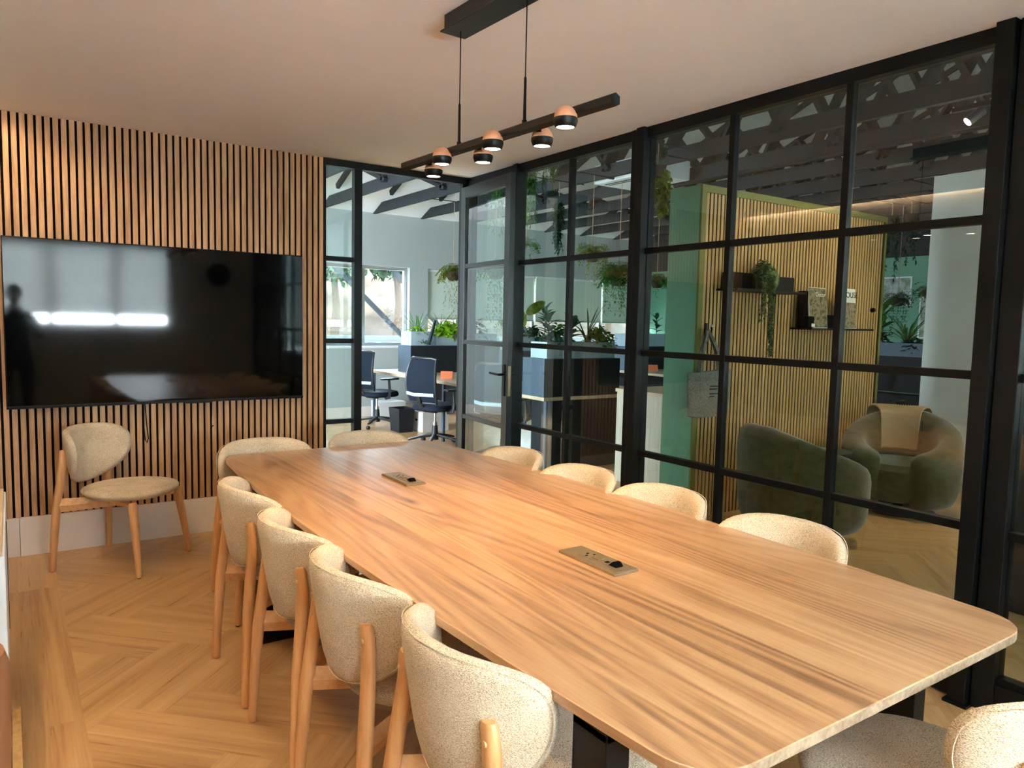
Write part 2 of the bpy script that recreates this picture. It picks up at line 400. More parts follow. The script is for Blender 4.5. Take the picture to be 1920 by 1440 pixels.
def plank_floor():
    """herringbone oak boards laid at 45 degrees, each board its own quad with grain UVs and a tone"""
    L, w = .72, .18
    V, F, UV, T = [], [], [], []
    a = radians(135); ca, sa = cos(a), sin(a)
    def board(x, y, lx, ly, along_x):
        g = .0001
        q = [(x+g, y+g), (x+lx-g, y+g), (x+lx-g, y+ly-g), (x+g, y+ly-g)]
        p = [(u*ca-v*sa+.05, u*sa+v*ca+3.51-4.072) for u, v in q]
        cx = sum(i[0] for i in p)/4; cy = sum(i[1] for i in p)/4
        if not (-1.9 < cx < 13.4 and -2.4 < cy < 11.2): return
        if cx > 3.6 and False: return
        t = rnd.random(); o = len(V)
        V.extend((i[0], i[1], 0) for i in p); F.append((o, o+1, o+2, o+3))
        ou, ov = rnd.random()*40, rnd.random()*40
        uv = [((i[0]-x) if along_x else (i[1]-y), (i[1]-y) if along_x else (i[0]-x)) for i in q]
        UV.extend((m+ou, n+ov) for m, n in uv); T.extend([t]*4)
    K = int(L/w)  # 5 : herringbone repeat
    for i in range(-170, 170):
        for j in range(-18, 20):
            # horizontal boards step by (w, w); columns shift by 2L
            x = i*w + j*2*L; y = i*w
            board(x, y, L, w, True)
            board(x+L, y+w-L+0, w, L, False) if True else None
    # border boards along the left wall
    ys_ = [YB, -.16, 1.41, 2.98, 4.55, YD]
    for y, y2_ in zip(ys_[:-1], ys_[1:]):
        ly = y2_-y
        for (x0, x1) in ((-.30, -.14), (-.14, .0), (.0, .185)):
            yy0 = y + (.0 if x0 < 0 else 0); o = len(V)
            V.extend([(x0+.0006, yy0+.0006, .0008), (x1-.0006, yy0+.0006, .0008), (x1-.0006, yy0+ly-.0006, .0008), (x0+.0006, yy0+ly-.0006, .0008)])
            F.append((o, o+1, o+2, o+3)); ou, ov = rnd.random()*40, rnd.random()*40; t = rnd.random()
            UV.extend([(ou, ov), (ou, ov+x1-x0), (ou+ly, ov+x1-x0), (ou+ly, ov)]); T.extend([t]*4)
    # sub-floor slab below the boards
    me = bpy.data.meshes.new('floor')
    o = len(V); V.extend([(-1.9, -2.4, -.002), (13.4, -2.4, -.002), (13.4, 11.2, -.002), (-1.9, 11.2, -.002), (-1.9, -2.4, -.2), (13.4, -2.4, -.2), (13.4, 11.2, -.2), (-1.9, 11.2, -.2)])
    nb = len(F)
    F += [(o, o+1, o+2, o+3), (o+7, o+6, o+5, o+4), (o, o+4, o+5, o+1), (o+1, o+5, o+6, o+2), (o+2, o+6, o+7, o+3), (o+3, o+7, o+4, o)]
    T.extend([0.1]*8)
    me.from_pydata(V, [], F)
    uvl = me.uv_layers.new(name='UVMap')
    li = 0
    for k in range(nb*4): uvl.data[k].uv = UV[k]
    at = me.attributes.new('tone', 'FLOAT', 'POINT'); at.data.foreach_set('value', T)
    me.materials.append(M['floor']); me.materials.append(M['backing'])
    for p in list(me.polygons)[nb:]: p.material_index = 1
    ob = bpy.data.objects.new('floor', me); COL.objects.link(ob)
    return struct(ob, 'oak herringbone floor running through room and office', 'floor')
plank_floor()

def slab(name, label, mat, *boxes, bevel=0, cat='wall'):
    m = MB()
    for b in boxes: m.box(*b)
    o = m.build(name, mat, smooth=False, bevel=bevel)
    return struct(o, label, cat)

slab('ceiling', 'white plastered ceiling of the meeting room', M['ceiling'], (-.20, XP+.06, YB, YD+.08, CZ, CZ+.12), cat='ceiling')
slab('wall_left', 'taupe left wall below a lit ceiling slot', M['left_wall'], (XL-.1, XL, YB, YD+.08, 0, CZ+.14), (XL, -.19, YB, YD+.08, CZ+.12, CZ+.16))
led = MB().box(-.285, -.268, YB+.1, YD-.02, CZ+.022, CZ+.036).build('led_strip', M['led'], smooth=False)
tag(led, 'warm light strip hidden in the ceiling slot along left wall', 'light')

# slatted oak wall behind the television
def slat_wall():
    m = MB(); x = XL + .0102; pitch = .0414
    while x + .0275 < 1.905:
        m.box(x, x+.0275, YD-.011, YD+.004, .235, CZ, 0); x += pitch
    m.box(XL, 1.893, YD+.003, YD+.10, .235, CZ+.12, 1)
    m.box(1.893, 1.903, YD-.013, YD+.10, 0, CZ, 2)
    o = m.build('wall_back', [M['slat'], M['backing'], M['black']], smooth=False)
    return struct(o, 'oak slatted feature wall behind the television', 'wall')
slat_wall()
slab('baseboard_back', 'tall white skirting below the slatted wall', M['skirting'], (.02, 1.893, YD-.014, YD+.10, 0, .235), (XL, .017, YD-.014, YD+.10, 0, .235), cat='skirting')

# wall behind the camera, with a wide window
slab('wall_rear', 'off white wall behind the camera', M['wall'], (XL-.1, -.2, YB-.15, YB, 0, CZ+.14), (-.2, 1.94, YB-.15, YB, 0, 1.27), (-.2, 1.94, YB-.15, YB, 2.42, CZ+.14), (1.94, XP+.06, YB-.15, YB, 0, CZ+.14))
def win(name, label, x0, x1, z0, z1, y, mull, fr, blind_to=None, blinds=None, inner=-1, bmat='blind'):
    """window in a y=const wall: frame, mullions, panes, optional roller blinds on the room side"""
    root = thing(name, label, 'window', ((x0+x1)/2, y, z0)); struct(root)
    cx = (x0+x1)/2
    m = MB(); t = .05
    m.box(x0-cx, x1-cx, -.03, .03, 0, t); m.box(x0-cx, x1-cx, -.03, .03, z1-z0-t, z1-z0)
    for xx in [x0+t/2]+list(mull)+[x1-t/2]: m.box(xx-t/2-cx, xx+t/2-cx, -.028, .028, t, z1-z0-t)
    m.build('window_frame', fr, root, smooth=False)
    MB().box(x0-cx-.02, x1-cx+.02, inner*.16 if inner < 0 else .03, inner*.03 if inner < 0 else .16, -.035, 0).build('window_sill', M['white_box'], root, smooth=False)
    edges = [x0]+list(mull)+[x1]
    for a, b in zip(edges[:-1], edges[1:]):
        MB().box(a-cx+.02, b-cx-.02, -.004, .004, t, z1-z0-t).build('pane', M['win_glass'], root, smooth=False)
    if blinds:
        yb = inner*.07
        for a, b in blinds:
            bl = MB().box(a-cx, b-cx, yb-.001, yb+.001, blind_to-z0, z1-z0-.02).build('roller_blind', M[bmat], root, smooth=False)
            MB().box(a-cx, b-cx, yb-.008, yb+.008, blind_to-z0-.02, blind_to-z0).build('blind_rail', M['steel'], bl, smooth=False)
            MB().tube([(a-cx, yb, z1-z0-.02), (b-cx, yb, z1-z0-.02)], .022, 10).build('blind_roller', M['white_box'], bl)
    return root
win('window_1', 'wide window with pulled down blinds behind the camera', -.2, 1.94, 1.27, 2.42, YB-.06, [.47, 1.24], M['chairplastic'],
    1.46, [(-.17, 1.91)], inner=1, bmat='blind_rear')

# ---- black steel glazing ----------------------------------------------------------
def pane_x(root, x, y0, y1, z0, z1):    # pane in an x=const plane
    return MB().box(x-.004, x+.004, y0, y1, z0, z1).build('glass_pane', M['glass'], root, smooth=False)
def partition():
    root = thing('wall_right', 'black steel framed glass partition along the right side', 'partition', (0,0,0)); struct(root)
    B = M['black']; x0, x1 = XP, XP+.05
    zs = [.70, 1.30, 1.90]
    bays = [(4.55, 5.20, []), (3.32, 4.50, [3.915]), (1.35, 3.20, [2.592, 1.95]), (-1.25, 1.20, [.58, -.03, -.64])]
    MB().box(x0-.005, x1+.01, YB, YD, 2.55, CZ).build('head_rail', B, root, smooth=False)
    for (a, b, mu) in bays:
        m = MB(); m.box(x0, x1, a, b, .012, .147); m.box(x0-.01, x0, a, b, .012, .118)
        m.build('bottom_rail', B, root, smooth=False, bevel=.003)
        for z in zs: MB().box(x0+.002, x1-.008, a, b, z-.017, z+.017).build('transom', B, root, smooth=False, bevel=.002)
        for y in mu: MB().box(x0, x1-.008, y-.017, y+.017, .14, 2.56).build('mullion', B, root, smooth=False, bevel=.002)
        es = sorted([a]+mu+[b])
        for e0, e1 in zip(es[:-1], es[1:]):
            pane_x(root, XP+.022, e0, e1, .13, 2.56)
    posts = [(4.50, 4.55, x0-.03, x1+.01), (3.20, 3.262, x0-.035, x1+.02), (3.268, 3.32, x0-.015, x1+.02),
             (1.285, 1.35, x0-.05, x1+.02), (1.20, 1.279, x0-.02, x1+.02), (5.20, YD+.04, x0-.01, x1+.02), (-1.30, -1.25, x0, x1)]
    for (a, b, xa, xb) in posts:
        MB().box(xa, xb, a, b, 0.004, CZ).build('post', B, root, smooth=False, bevel=.003)
    MB().box(x0-.062, x0+.0, 1.272, 1.362, 0, .012).build('foot_plate', B, root, smooth=False)
    return root
partition()
def back_glazing():
    root = thing('window_2', 'black steel framed fixed glass panel beside the slatted wall', 'window', (0,0,0)); struct(root)
    B = M['black']; y0, y1 = YD-.005, YD+.045
    MB().box(1.903, 3.10, y0-.01, y1, 2.56, CZ).build('head_rail', B, root, smooth=False)
    MB().box(1.903, 1.915, y0, y1, 0, 2.56).build('jamb', B, root, smooth=False)
    MB().box(2.128, 2.188, y0-.012, y1, 0, 2.56).build('post', B, root, smooth=False, bevel=.003)
    MB().box(3.045, 3.10, y0-.005, y1, 0, 2.56).build('post', B, root, smooth=False, bevel=.003)
    MB().box(1.915, 2.128, y0, y1, .012, .147).build('bottom_rail', B, root, smooth=False)
    for z in (.70, 1.30, 1.90): MB().box(1.915, 2.128, y0+.004, y1-.008, z-.017, z+.017).build('transom', B, root, smooth=False)
    MB().box(1.912, 2.13, y0+.018, y0+.026, .13, 2.56).build('glass_pane', M['glass'], root, smooth=False)
back_glazing()
def door_leaf():
    # hinged at the corner and swung open against the partition; local x runs from hinge to latch edge
    root = thing('door_1', 'black steel framed glass door standing open against the partition', 'door', (3.040, 5.205, 0), radians(-94.4)); struct(root)
    B = M['black_door']; w, h, t = .80, 2.52, .042
    m = MB()
    m.box(0, .075, -t/2, t/2, .012, h); m.box(w-.075, w, -t/2, t/2, .012, h)
    m.box(.075, w-.075, -t/2, t/2, h-.085, h); m.box(.075, w-.075, -t/2, t/2, .012, .13)
    m.build('door_frame', B, root, smooth=False, bevel=.002)
    for z in (.70, 1.30, 1.90): MB().box(.075, w-.075, -t/2+.004, t/2-.004, z-.017, z+.017).build('transom', B, root, smooth=False, bevel=.002)
    MB().box(.07, w-.07, -.004, .004, .12, h-.08).build('glass_pane', M['glass'], root, smooth=False)
    for s in (-1, 1):
        hd = MB(); y = s*(t/2)
        hd.box(w-.052, w-.024, min(y, y+s*.008), max(y, y+s*.008), .93, 1.16)
        hd.tube([(w-.038, y, 1.085), (w-.038, y+s*.05, 1.085)], .010, 12)
        hd.tube([(w-.034, y+s*.05, 1.085), (w-.10, y+s*.052, 1.087), (w-.165, y+s*.05, 1.09)], .009, 12)
        hd.build('door_handle', M['black'], root)
    MB().box(w-.001, w+.0015, -.011, .011, .93, 1.15).build('lock_plate', M['bronze'], root, smooth=False)
    for z in (.25, 1.3, 2.3):
        MB().tube([(-.008, t/2, z-.05), (-.008, t/2, z+.05)], .009, 10).build('hinge', M['black'], root)
door_leaf()

# ---- office shell -------------------------------------------------------------------
slab('wall_far', 'pale grey far wall of the open office', M['office_wall'],
     (-1.4, 3.78, YW, YW+.2, 0, 3.15), (3.78, 5.12, YW, YW+.2, 0, 1.06), (3.78, 5.12, YW, YW+.2, 2.26, 3.15),
     (5.12, 5.44, YW, YW+.2, 0, 3.15), (5.44, 10.2, YW, YW+.2, 0, 1.06), (5.44, 10.2, YW, YW+.2, 2.26, 3.15), (10.2, 13.2, YW, YW+.2, 0, 3.15))
win('window_3', 'bare window of the office looking out to a sunny hillside', 3.78, 5.12, 1.06, 2.26, YW+.12, [4.40], M['steel'], inner=-1)
win('window_4', 'long office window with pale roller blinds half down', 5.44, 10.2, 1.06, 2.26, YW+.12, [6.03, 7.54, 9.07], M['steel'],
    1.50, [(5.45, 6.01), (6.05, 7.52), (7.56, 9.05), (9.09, 10.18)], inner=-1)
slab('baseboard_far', 'white skirting along the far office wall', M['skirting'], (-1.3, 13, YW-.015, YW, 0, .15), cat='skirting')
slab('wall_office_left', 'pale office side wall with a wide unseen opening added for daylight', M['office_wall'],  # unseen opening added to bring cool daylight into the office
     (-1.35, -1.2, YD+.1, 5.5, 0, 4.8), (-1.35, -1.2, 8.7, YW, 0, 4.8), (-1.35, -1.2, 5.5, 8.7, 0, .5), (-1.35, -1.2, 5.5, 8.7, 2.7, 4.8),
     (-1.35, 1.893, YD+.1, YD+.2, 0, 4.8), (1.893, XP+.1, YD+.1, YD+.2, CZ+.13, 4.8))
slab('wall_office_rear', 'white office wall with an unseen opening added for daylight behind the camera line', M['office_wall'],
     (XP+.06, 3.6, YB-.15, YB, 0, 3.2), (11.6, 13.2, YB-.15, YB, 0, 3.2), (3.6, 11.6, YB-.15, YB, 0, .9), (3.6, 11.6, YB-.15, YB, 3.0, 3.2))
win('added_window', 'added unseen window with closed blinds at the rear of the office', 3.6, 11.6, .9, 3.0, YB-.06, [5.2, 6.8, 8.4, 10.0], M['chairplastic'], 1.0, [(3.65, 7.58), (7.62, 11.55)], inner=1, bmat='blind_rear')  # invented window, out of view, lets extra daylight into the office
slab('wall_room_top', 'white bulkhead above the meeting room partition', M['office_wall'], (XP-.02, XP+.06, YB, YD+.1, CZ+.12, 5.6))
def gw():
    m = MB(); m.box(10.2, 10.35, 3.4, YW, 0, 2.47)
    return struct(m.build('wall_green', M['green'], smooth=False), 'green painted wall at the far right of the office', 'wall')
gw()
slab('wall_end', 'pale end wall beyond the green wall', M['office_wall'], (13.0, 13.2, YB, YW, 0, 5.8))
slab('trim_1', 'dark bulkhead above the green wall', M['truss'], (10.15, 10.4, 3.4, YW, 2.47, 3.05), cat='bulkhead')
# roof lining: two slopes
def roof():
    m = MB(); ridge = 4.53; zr = 3.03+.404*(YW-ridge)
    for (ya, za, yb, zb) in ((YW+.25, 3.03-.1, ridge, zr), (ridge, zr, YB-.2, zr-.404*(ridge-YB+.2))):
        m.add([(-1.4, ya, za), (13.2, ya, za), (13.2, yb, zb), (-1.4, yb, zb), (-1.4, ya, za+.12), (13.2, ya, za+.12), (13.2, yb, zb+.12), (-1.4, yb, zb+.12)],
              [(0,3,2,1),(4,5,6,7),(0,1,5,4),(1,2,6,5),(2,3,7,6),(3,0,4,7)])
    return struct(m.build('ceiling_office', M['office_roof'], smooth=False), 'white vaulted roof lining of the office', 'ceiling')
roof()
# trusses
def truss(k, x, label):
    root = thing('roof_truss', label, 'truss', (x, 0, 3.01), 0, 'dark timber trusses across the office roof')
    ridge, s = 4.53, .404; zr = s*(YW-ridge)
    y_near = YB if x > XP+.1 else YD+.12
    t = .045
    m = MB(); ye = YW-.02
    m.add([(-t/2, ye, 0), (t/2, ye, 0), (t/2, ye-.33, .135), (-t/2, ye-.33, .135), (-t/2, y_near, 0), (t/2, y_near, 0), (t/2, y_near, .135), (-t/2, y_near, .135)],
          [(0,1,2,3),(7,6,5,4),(0,4,5,1),(1,5,6,2),(2,6,7,3),(3,7,4,0)])
    m.build('bottom_chord', M['truss'], root, smooth=False)
    def top(y): return s*(YW-y) if y > ridge else zr - s*(ridge-y)
    MB().bar((0, YW-.6, top(YW-.6)), (0, ridge, zr), t, .10).build('rafter', M['truss'], root, smooth=False)
    MB().bar((0, ridge, zr), (0, max(y_near, YB), top(y_near)), t, .10).build('rafter', M['truss'], root, smooth=False)
    y = 9.2; up = True
    ph = (k % 2)*.0
    nodes = []
    while y > y_near+.3:
        nodes.append(y); y -= 1.05
    for i in range(len(nodes)-1):
        a, b = nodes[i], nodes[i+1]
        if i % 2: p, q = (0, a+.05, .07), (0, b, top(b)-.02)
        else: p, q = (0, a, top(a)-.02), (0, b-.05, .07)
        MB().bar(p, q, t, .15, up=(1,0,0)).build('web_member', M['truss'], root, smooth=False)
    return root
words = ['closest to the slatted wall', 'second out from the corner', 'third out from the corner', 'fourth out from the corner', 'fifth out from the corner', 'sixth out from the corner',
         'seventh out from the corner', 'eighth out from the corner', 'ninth out from the corner', 'tenth out from the corner', 'eleventh out from the corner', 'farthest from the meeting room']
for k in range(12):
    x = 2.943 + .787*k - .0
    truss(k, x, 'dark grey timber roof truss, '+words[k])
for w_, x in (('over the pale window bay', 2.156), ('at the left edge of the glass', 1.369)):
    truss(1, x, 'dark grey timber roof truss '+w_)
# ------------------------------------------------------------------ television and wall cables
def television():
    root = thing('television', 'large black flat television mounted on the slatted wall', 'television', (.848, YD-.016, .90))
    w, h = 1.746, .998
    MB().box(-w/2, w/2, -.052, -.020, 0, h).build('housing', M['plastic'], root, smooth=False, bevel=.004)
    MB().box(-w/2+.006, w/2-.006, -.0545, -.051, .014, h-.006).build('screen', M['tv_screen'], root, smooth=False)
    MB().box(-w/2, w/2, -.058, -.052, -.004, .012).build('bottom_bezel', M['plastic'], root, smooth=False)
    MB().box(.10, .26, -.05, -.03, -.012, -.004).build('sensor_pod', M['plastic'], root, smooth=False)
    MB().box(-.3, .3, -.020, -.001, .25, .75).build('wall_bracket', M['black'], root, smooth=False)
television()
def cable(pts, label):
    o = MB().tube(pts, .0035, 8).build('cable', M['plastic']); tag(o, label, 'cable', 'loose cables below the television'); return o
y = YD-.02
cable([(.700, y, .90), (.700, y, .74), (.705, y-.004, .66), (.716, y-.006, .64), (.724, y-.004, .67), (.716, y, .76), (.708, y, .90)], 'thin black looped cable under the television, left one')
cable([(1.115, y, .90), (1.113, y, .80), (1.106, y-.004, .74), (1.112, y-.006, .715), (1.122, y-.004, .73)], 'thin black looped cable under the television, right one')

# ------------------------------------------------------------------ table
def table():
    root = thing('meeting_table', 'long oak meeting table with softly curved sides', 'table', (1.48, 2.33, 0))
    # outline from the corners inward, slightly barrel shaped
    def half(t):     # half width along the length, t in -1..1
        return .590 + .062*(1-t*t)
    L = 1.60; pts = []
    n = 28; rc = .12
    def side(sgn):
        out = []
        for i in range(n+1):
            t = -1+2*i/n
            out.append((sgn*half(t), t*(L)))
        return out
    right = side(1); left = side(-1)[::-1]
    poly = right+left
    # round the four corners
    def rounded(poly, r, ids):
        res = []
        for i, p in enumerate(poly):
            if i in ids:
                a = Vector(poly[i-1]); b = Vector(poly[(i+1) % len(poly)]); c = Vector(p)
                # walk out along both edges
                def walk(dirn):
                    j = i; acc = 0; cur = Vector(p)
                    while True:
                        j = (j+dirn) % len(poly); nx = Vector(poly[j]); d = (nx-cur).length
                        if acc+d >= r: return cur+(nx-cur)*((r-acc)/d)
                        acc += d; cur = nx
                p0, p1 = walk(-1), walk(1)
                for k in range(9):
                    t = k/8; res.append(tuple(p0*(1-t)**2+c*2*t*(1-t)+p1*t*t))
            else:
                if min((Vector(p)-Vector(poly[q])).length for q in ids) < r: continue
                res.append(p)
        return res
    ids = [0, n, n+1, 2*n+1]
    poly = rounded(poly, rc, ids)
    z0, z1, ch = .722, .75, .002
    # top surface cut into planks: use bmesh bisect so each plank has its own uv and tone
    bm = bmesh.new()
    rings = [(1.0, z1, -ch), (1.0, z1-ch, 0), (1.0, z0+.006, 0), (1.0, z0, -.012)]
    def off(poly, d):
        res = []
        for i in range(len(poly)):
            a = Vector(poly[i-1]); b = Vector(poly[(i+1) % len(poly)]); t = (b-a).normalized(); nrm = Vector((t.y, -t.x)); res.append(Vector(poly[i])+nrm*d)
        return res
    loops = []
    for _, z, d in rings:
        loops.append([bm.verts.new((p.x, p.y, z)) for p in off(poly, d)])
    k = len(poly)
    for a, b in zip(loops[:-1], loops[1:]):
        for i in range(k): bm.faces.new((a[i], a[(i+1) % k], b[(i+1) % k], b[i]))
    bm.faces.new(loops[0]); bm.faces.new(loops[-1][::-1])
    cuts = [-.50, -.36, -.235, -.075, .055, .20, .335, .485]
    for c in cuts:
        bmesh.ops.bisect_plane(bm, geom=bm.verts[:]+bm.edges[:]+bm.faces[:], plane_co=(c, 0, 0), plane_no=(1, 0, 0))
    bmesh.ops.recalc_face_normals(bm, faces=bm.faces)
    bmesh.ops.split_edges(bm, edges=[e for e in bm.edges if len(e.link_faces) == 2 and all(abs(abs(v.co.x-min(cuts, key=lambda q: abs(q-v.co.x)))) < 1e-5 for v in e.verts) and abs(e.verts[0].co.y-e.verts[1].co.y) > .2])
    me = bpy.data.meshes.new('tabletop'); bm.to_mesh(me); bm.free()
    uvl = me.uv_layers.new(name='UVMap'); at = me.attributes.new('tone', 'FLOAT', 'FACE')
    tones = [.62, .40, .66, .35, .58, .80, .45, .62, .74]
    for p in me.polygons:
        c = p.center; idx = sum(1 for q in cuts if c.x > q)
        at.data[p.index].value = tones[idx]
        p.material_index = 1 if abs(p.normal.y) > .8 and abs(p.normal.z) < .5 else 0
        for li in p.loop_indices:
            co = me.vertices[me.loops[li].vertex_index].co
            if abs(p.normal.z) > .5: uvl.data[li].uv = (co.y+idx*7.3, co.x+idx*3.1)
            else: uvl.data[li].uv = (co.y+5, co.z*1.0+idx)
    me.materials.append(M['table']); me.materials.append(M['table_end'])
    top = bpy.data.objects.new('tabletop', me); COL.objects.link(top); top.parent = root
    # two black steel portal frames
    for yy, nm in ((-1.31, 'a'), (.985, 'b')):
        m = MB()
        for sx in (-1, 1): m.box(sx*.59 if sx < 0 else .53, sx*.53 if sx < 0 else .59, yy-.05, yy+.05, .05, .712)
        m.box(-.62, .62, yy-.05, yy+.05, .0, .05); m.box(-.59, .59, yy-.05, yy+.05, .692, .722)
        m.build('leg_frame', M['black'], root, smooth=False, bevel=.003)
    MB().box(-.05, .05, -1.26, .935, .66, .722).build('under_beam', M['black'], root, smooth=False)
    return root
table()

def power_unit(cx, cy, label):
    root = thing('power_socket_plate', label, 'power socket', (cx, cy, .75), 0, 'power units in the tabletop')
    m = MB(); m.box(-.047, .047, -.130, .130, 0, .008); m.box(-.043, .043, -.126, .126, .008, .010)
    m.build('cover_plate', M['bronze'], root, smooth=False, bevel=.0015)
    MB().box(-.022, .022, -.085, .062, .010, .0112).build('socket_module', M['bronze'], root, smooth=False)
    MB().box(-.012, .010, -.02, .012, .0112, .0145).build('switch', M['bronze'], root, smooth=False, bevel=.001)
    m = MB()
    for px, py in ((.004, .050), (-.012, .036), (.014, .030)): m.box(px-.004, px+.004, py-.003, py+.003, .0112, .0118)
    m.build('socket_holes', M['ink'], root, smooth=False)
    MB().box(-.006, .008, -.050, -.038, .0112, .0118).build('data_port', M['ink'], root, smooth=False)
    m = MB(); m.add([(-.014, -.098, .0112), (.016, -.098, .0112), (.016, -.066, .0112), (-.014, -.066, .0112), (-.010, -.090, .024), (.012, -.090, .024), (.012, -.080, .024), (-.010, -.080, .024)],
        [(0,3,2,1),(4,5,6,7),(0,1,5,4),(1,2,6,5),(2,3,7,6),(3,0,4,7)])
    m.build('flip_cover', M['ink'], root, smooth=False)
    return root
pu = power_unit(1.455, 1.655, 'brushed bronze power plate in the near half of the table')
dup(pu, (1.447, 2.975, .75), 0, 'brushed power plate in the far half of the table, catching window light')

# ------------------------------------------------------------------ dining chairs
def chair_proto():
    root = thing('dining_chair', 'x', 'chair', (0,0,0), 0, 'beige boucle chairs with beech legs')
    # ---- backrest: a curved pad, outline wide at the top and rounded to the bottom
    R, yc = .29, -.040            # outer radius and centre of curvature
    nth, nr = 48, 12
    def outline(t):
        c, s = cos(t), sin(t)
        if s >= 0: n_, a, b = 3.0, .316, .118
        else: n_, a, b = 1.9, .316, .218
        return (a*math.copysign(abs(c)**(2/n_), c), .692 + b*math.copysign(abs(s)**(2/n_), s))
    def place(sv, z, off):
        rec = (z-.60)*.16
        r = R-off; a = sv/(R-.02)
        return (r*sin(a), yc-r*cos(a)-rec+.055, z)
    m = MB(); T = .052
    vs = []; cz = .678
    for face in (0, 1):
        for i in range(nr+1):
            q = i/nr
            # thickness profile, rounded rim
            th = T*.5*(1-q**7)**.5 if q < 1 else 0
            for k in range(nth):
                sx, z = outline(2*pi*k/nth); sx *= q; z = cz+(z-cz)*q
                off = T/2 + (-th if face == 0 else th)
                vs.append(place(sx, z, off))
    fs = []
    for face in (0, 1):
        o = face*(nr+1)*nth
        for i in range(nr):
            for k in range(nth):
                a, b = o+i*nth+k, o+i*nth+(k+1) % nth
                fs.append((a, b, b+nth, a+nth) if face else (a, a+nth, b+nth, b))
    m.add(vs, fs)
    o = m.build('backrest', M['boucle'], root, angle=180)
    bm = bmesh.new(); bm.from_mesh(o.data); bmesh.ops.remove_doubles(bm, verts=bm.verts, dist=.0004); bmesh.ops.recalc_face_normals(bm, faces=bm.faces); bm.to_mesh(o.data); bm.free()
    # piping seam following the rim on the outer side
    seam = []
    for k in range(nth+1):
        sx, z = outline(2*pi*k/nth); seam.append(place(sx*.955, cz+(z-cz)*.955, .0075))
    MB().tube(seam, .0013, 6).build('seam', M['boucle'], o)
    # ---- seat cushion
    m = MB(); vs = []; ns = 48
    def sout(t):
        c, s = cos(t), sin(t)
        n_ = 2.4
        x = math.copysign(abs(c)**(2/n_), c); yv = math.copysign(abs(s)**(2/n_), s)
        yy = .255*yv+.045
        wdt = .255 - .055*max(0, -yv)**1.3
        return (x*wdt, yy)
    prof = [(0, 1.0), (.35, 1.0), (.65, .97), (.85, .84), (.95, .60), (1.0, .28), (1.0, -.05), (.95, -.50), (.85, -.85), (.5, -1.0), (0, -1.0)]
    for q, hh in prof:
        for k in range(ns):
            x, yv = sout(2*pi*k/ns); vs.append((x*q, .045+(yv-.045)*q, .443 + .034*hh + .006*(yv-.02)*2*(1 if hh > 0 else 0)))
    fs = []
    for i in range(len(prof)-1):
        for k in range(ns):
            a, b = i*ns+k, i*ns+(k+1) % ns; fs.append((a, b, b+ns, a+ns))
    m.add(vs, fs); o = m.build('seat', M['boucle'], root, angle=180, sub=1)
    bm = bmesh.new(); bm.from_mesh(o.data); bmesh.ops.remove_doubles(bm, verts=bm.verts, dist=.0004); bmesh.ops.recalc_face_normals(bm, faces=bm.faces); bm.to_mesh(o.data); bm.free()
    # ---- legs
    for s in (-1, 1):
        lg = MB().tube([(s*.243, -.268, .004), (s*.236, -.262, .15), (s*.222, -.250, .36), (s*.205, -.234, .52), (s*.192, -.226, .62), (s*.184, -.230, .680), (s*.183, -.231, .690)],
                  [(.0185, .0155), (.022, .018), (.0255, .0205), (.0255, .0195), (.025, .0175), (.024, .0155), (.019, .011)], 14)
        l = lg.build('leg', M['beech'], root, angle=60)
        for zz, yy in ((.650, -.2430), (.59, -.2425)):
            MB().lathe([(.0005, -.004), (.006, -.003), (.0075, 0), (.0075, .006)][::1], 12, (s*.190, yy, zz), axis='Y').build('wood_plug', M['beech_x'], l)
        MB().lathe([(.010, 0), (.012, .004)], 12, (s*.243, -.268, 0)).build('foot_glide', M['plastic'], l)
        f = MB().tube([(s*.252, .262, .004), (s*.243, .250, .12), (s*.228, .228, .28), (s*.215, .208, .405), (s*.214, .206, .415)], [.0145, .018, .0225, .0235, .019], 14).build('leg', M['beech'], root, angle=60)
        MB().lathe([(.010, 0), (.012, .004)], 12, (s*.252, .262, 0)).build('foot_glide', M['plastic'], f)
        # side rail from the back leg to the front leg, turning in under the seat
        rl = MB(); pr = [(s*.224, -.252, .378), (s*.170, -.16, .380), (s*.115, -.07, .383), (s*.090, .02, .385), (s*.115, .10, .387), (s*.165, .16, .388), (s*.208, .205, .388)]
        rl.tube(pr, [(.014, .040), (.014, .038), (.013, .034), (.012, .026), (.012, .022), (.012, .02), (.012, .018)], 4)
        rl.build('side_rail', M['beech_x'], root, smooth=False, bevel=.002)
    MB().bar((-.11, .03, .405), (.11, .03, .405), .14, .012).build('seat_plate', M['plastic'], root, smooth=False)
    MB().tube([(-.100, .02, .385), (-.108, .02, .385)], .007, 10).build('bolt', M['steel'], root)
    return root
ch = chair_proto()
def put(x, y, face, label):     # face = direction the sitter looks, degrees from +y counter clockwise
    global _first
    if _first:
        _first = False; ch.location = (x, y, 0); ch.rotation_euler = (0, 0, radians(face)); ch['label'] = label; return ch
    return dup(ch, (x, y, 0), radians(face), label)
_first = True
put(.985, 1.345, -90, 'beige boucle chair nearest the camera on the left side of the table')
put(.965, 1.90, -90, 'beige boucle chair second from the camera on the left table side')
put(.96, 2.405, -90, 'beige boucle chair third from the camera on the left table side')
put(.965, 3.0, -90, 'beige boucle chair farthest from the camera on the left table side')
put(.526, 4.825, -131, 'beige boucle chair standing alone by the slatted wall under the television')
put(1.975, 1.50, 90, 'beige boucle chair nearest the camera on the glass side of the table')
put(1.975, 2.07, 90, 'beige boucle chair second from the camera on the glass side')
put(1.955, 2.56, 90, 'beige boucle chair third from the camera on the glass side')
put(1.955, 3.10, 90, 'beige boucle chair farthest from the camera on the glass side')
put(1.11, 3.79, 180, 'beige boucle chair at the far table end, nearer the television')
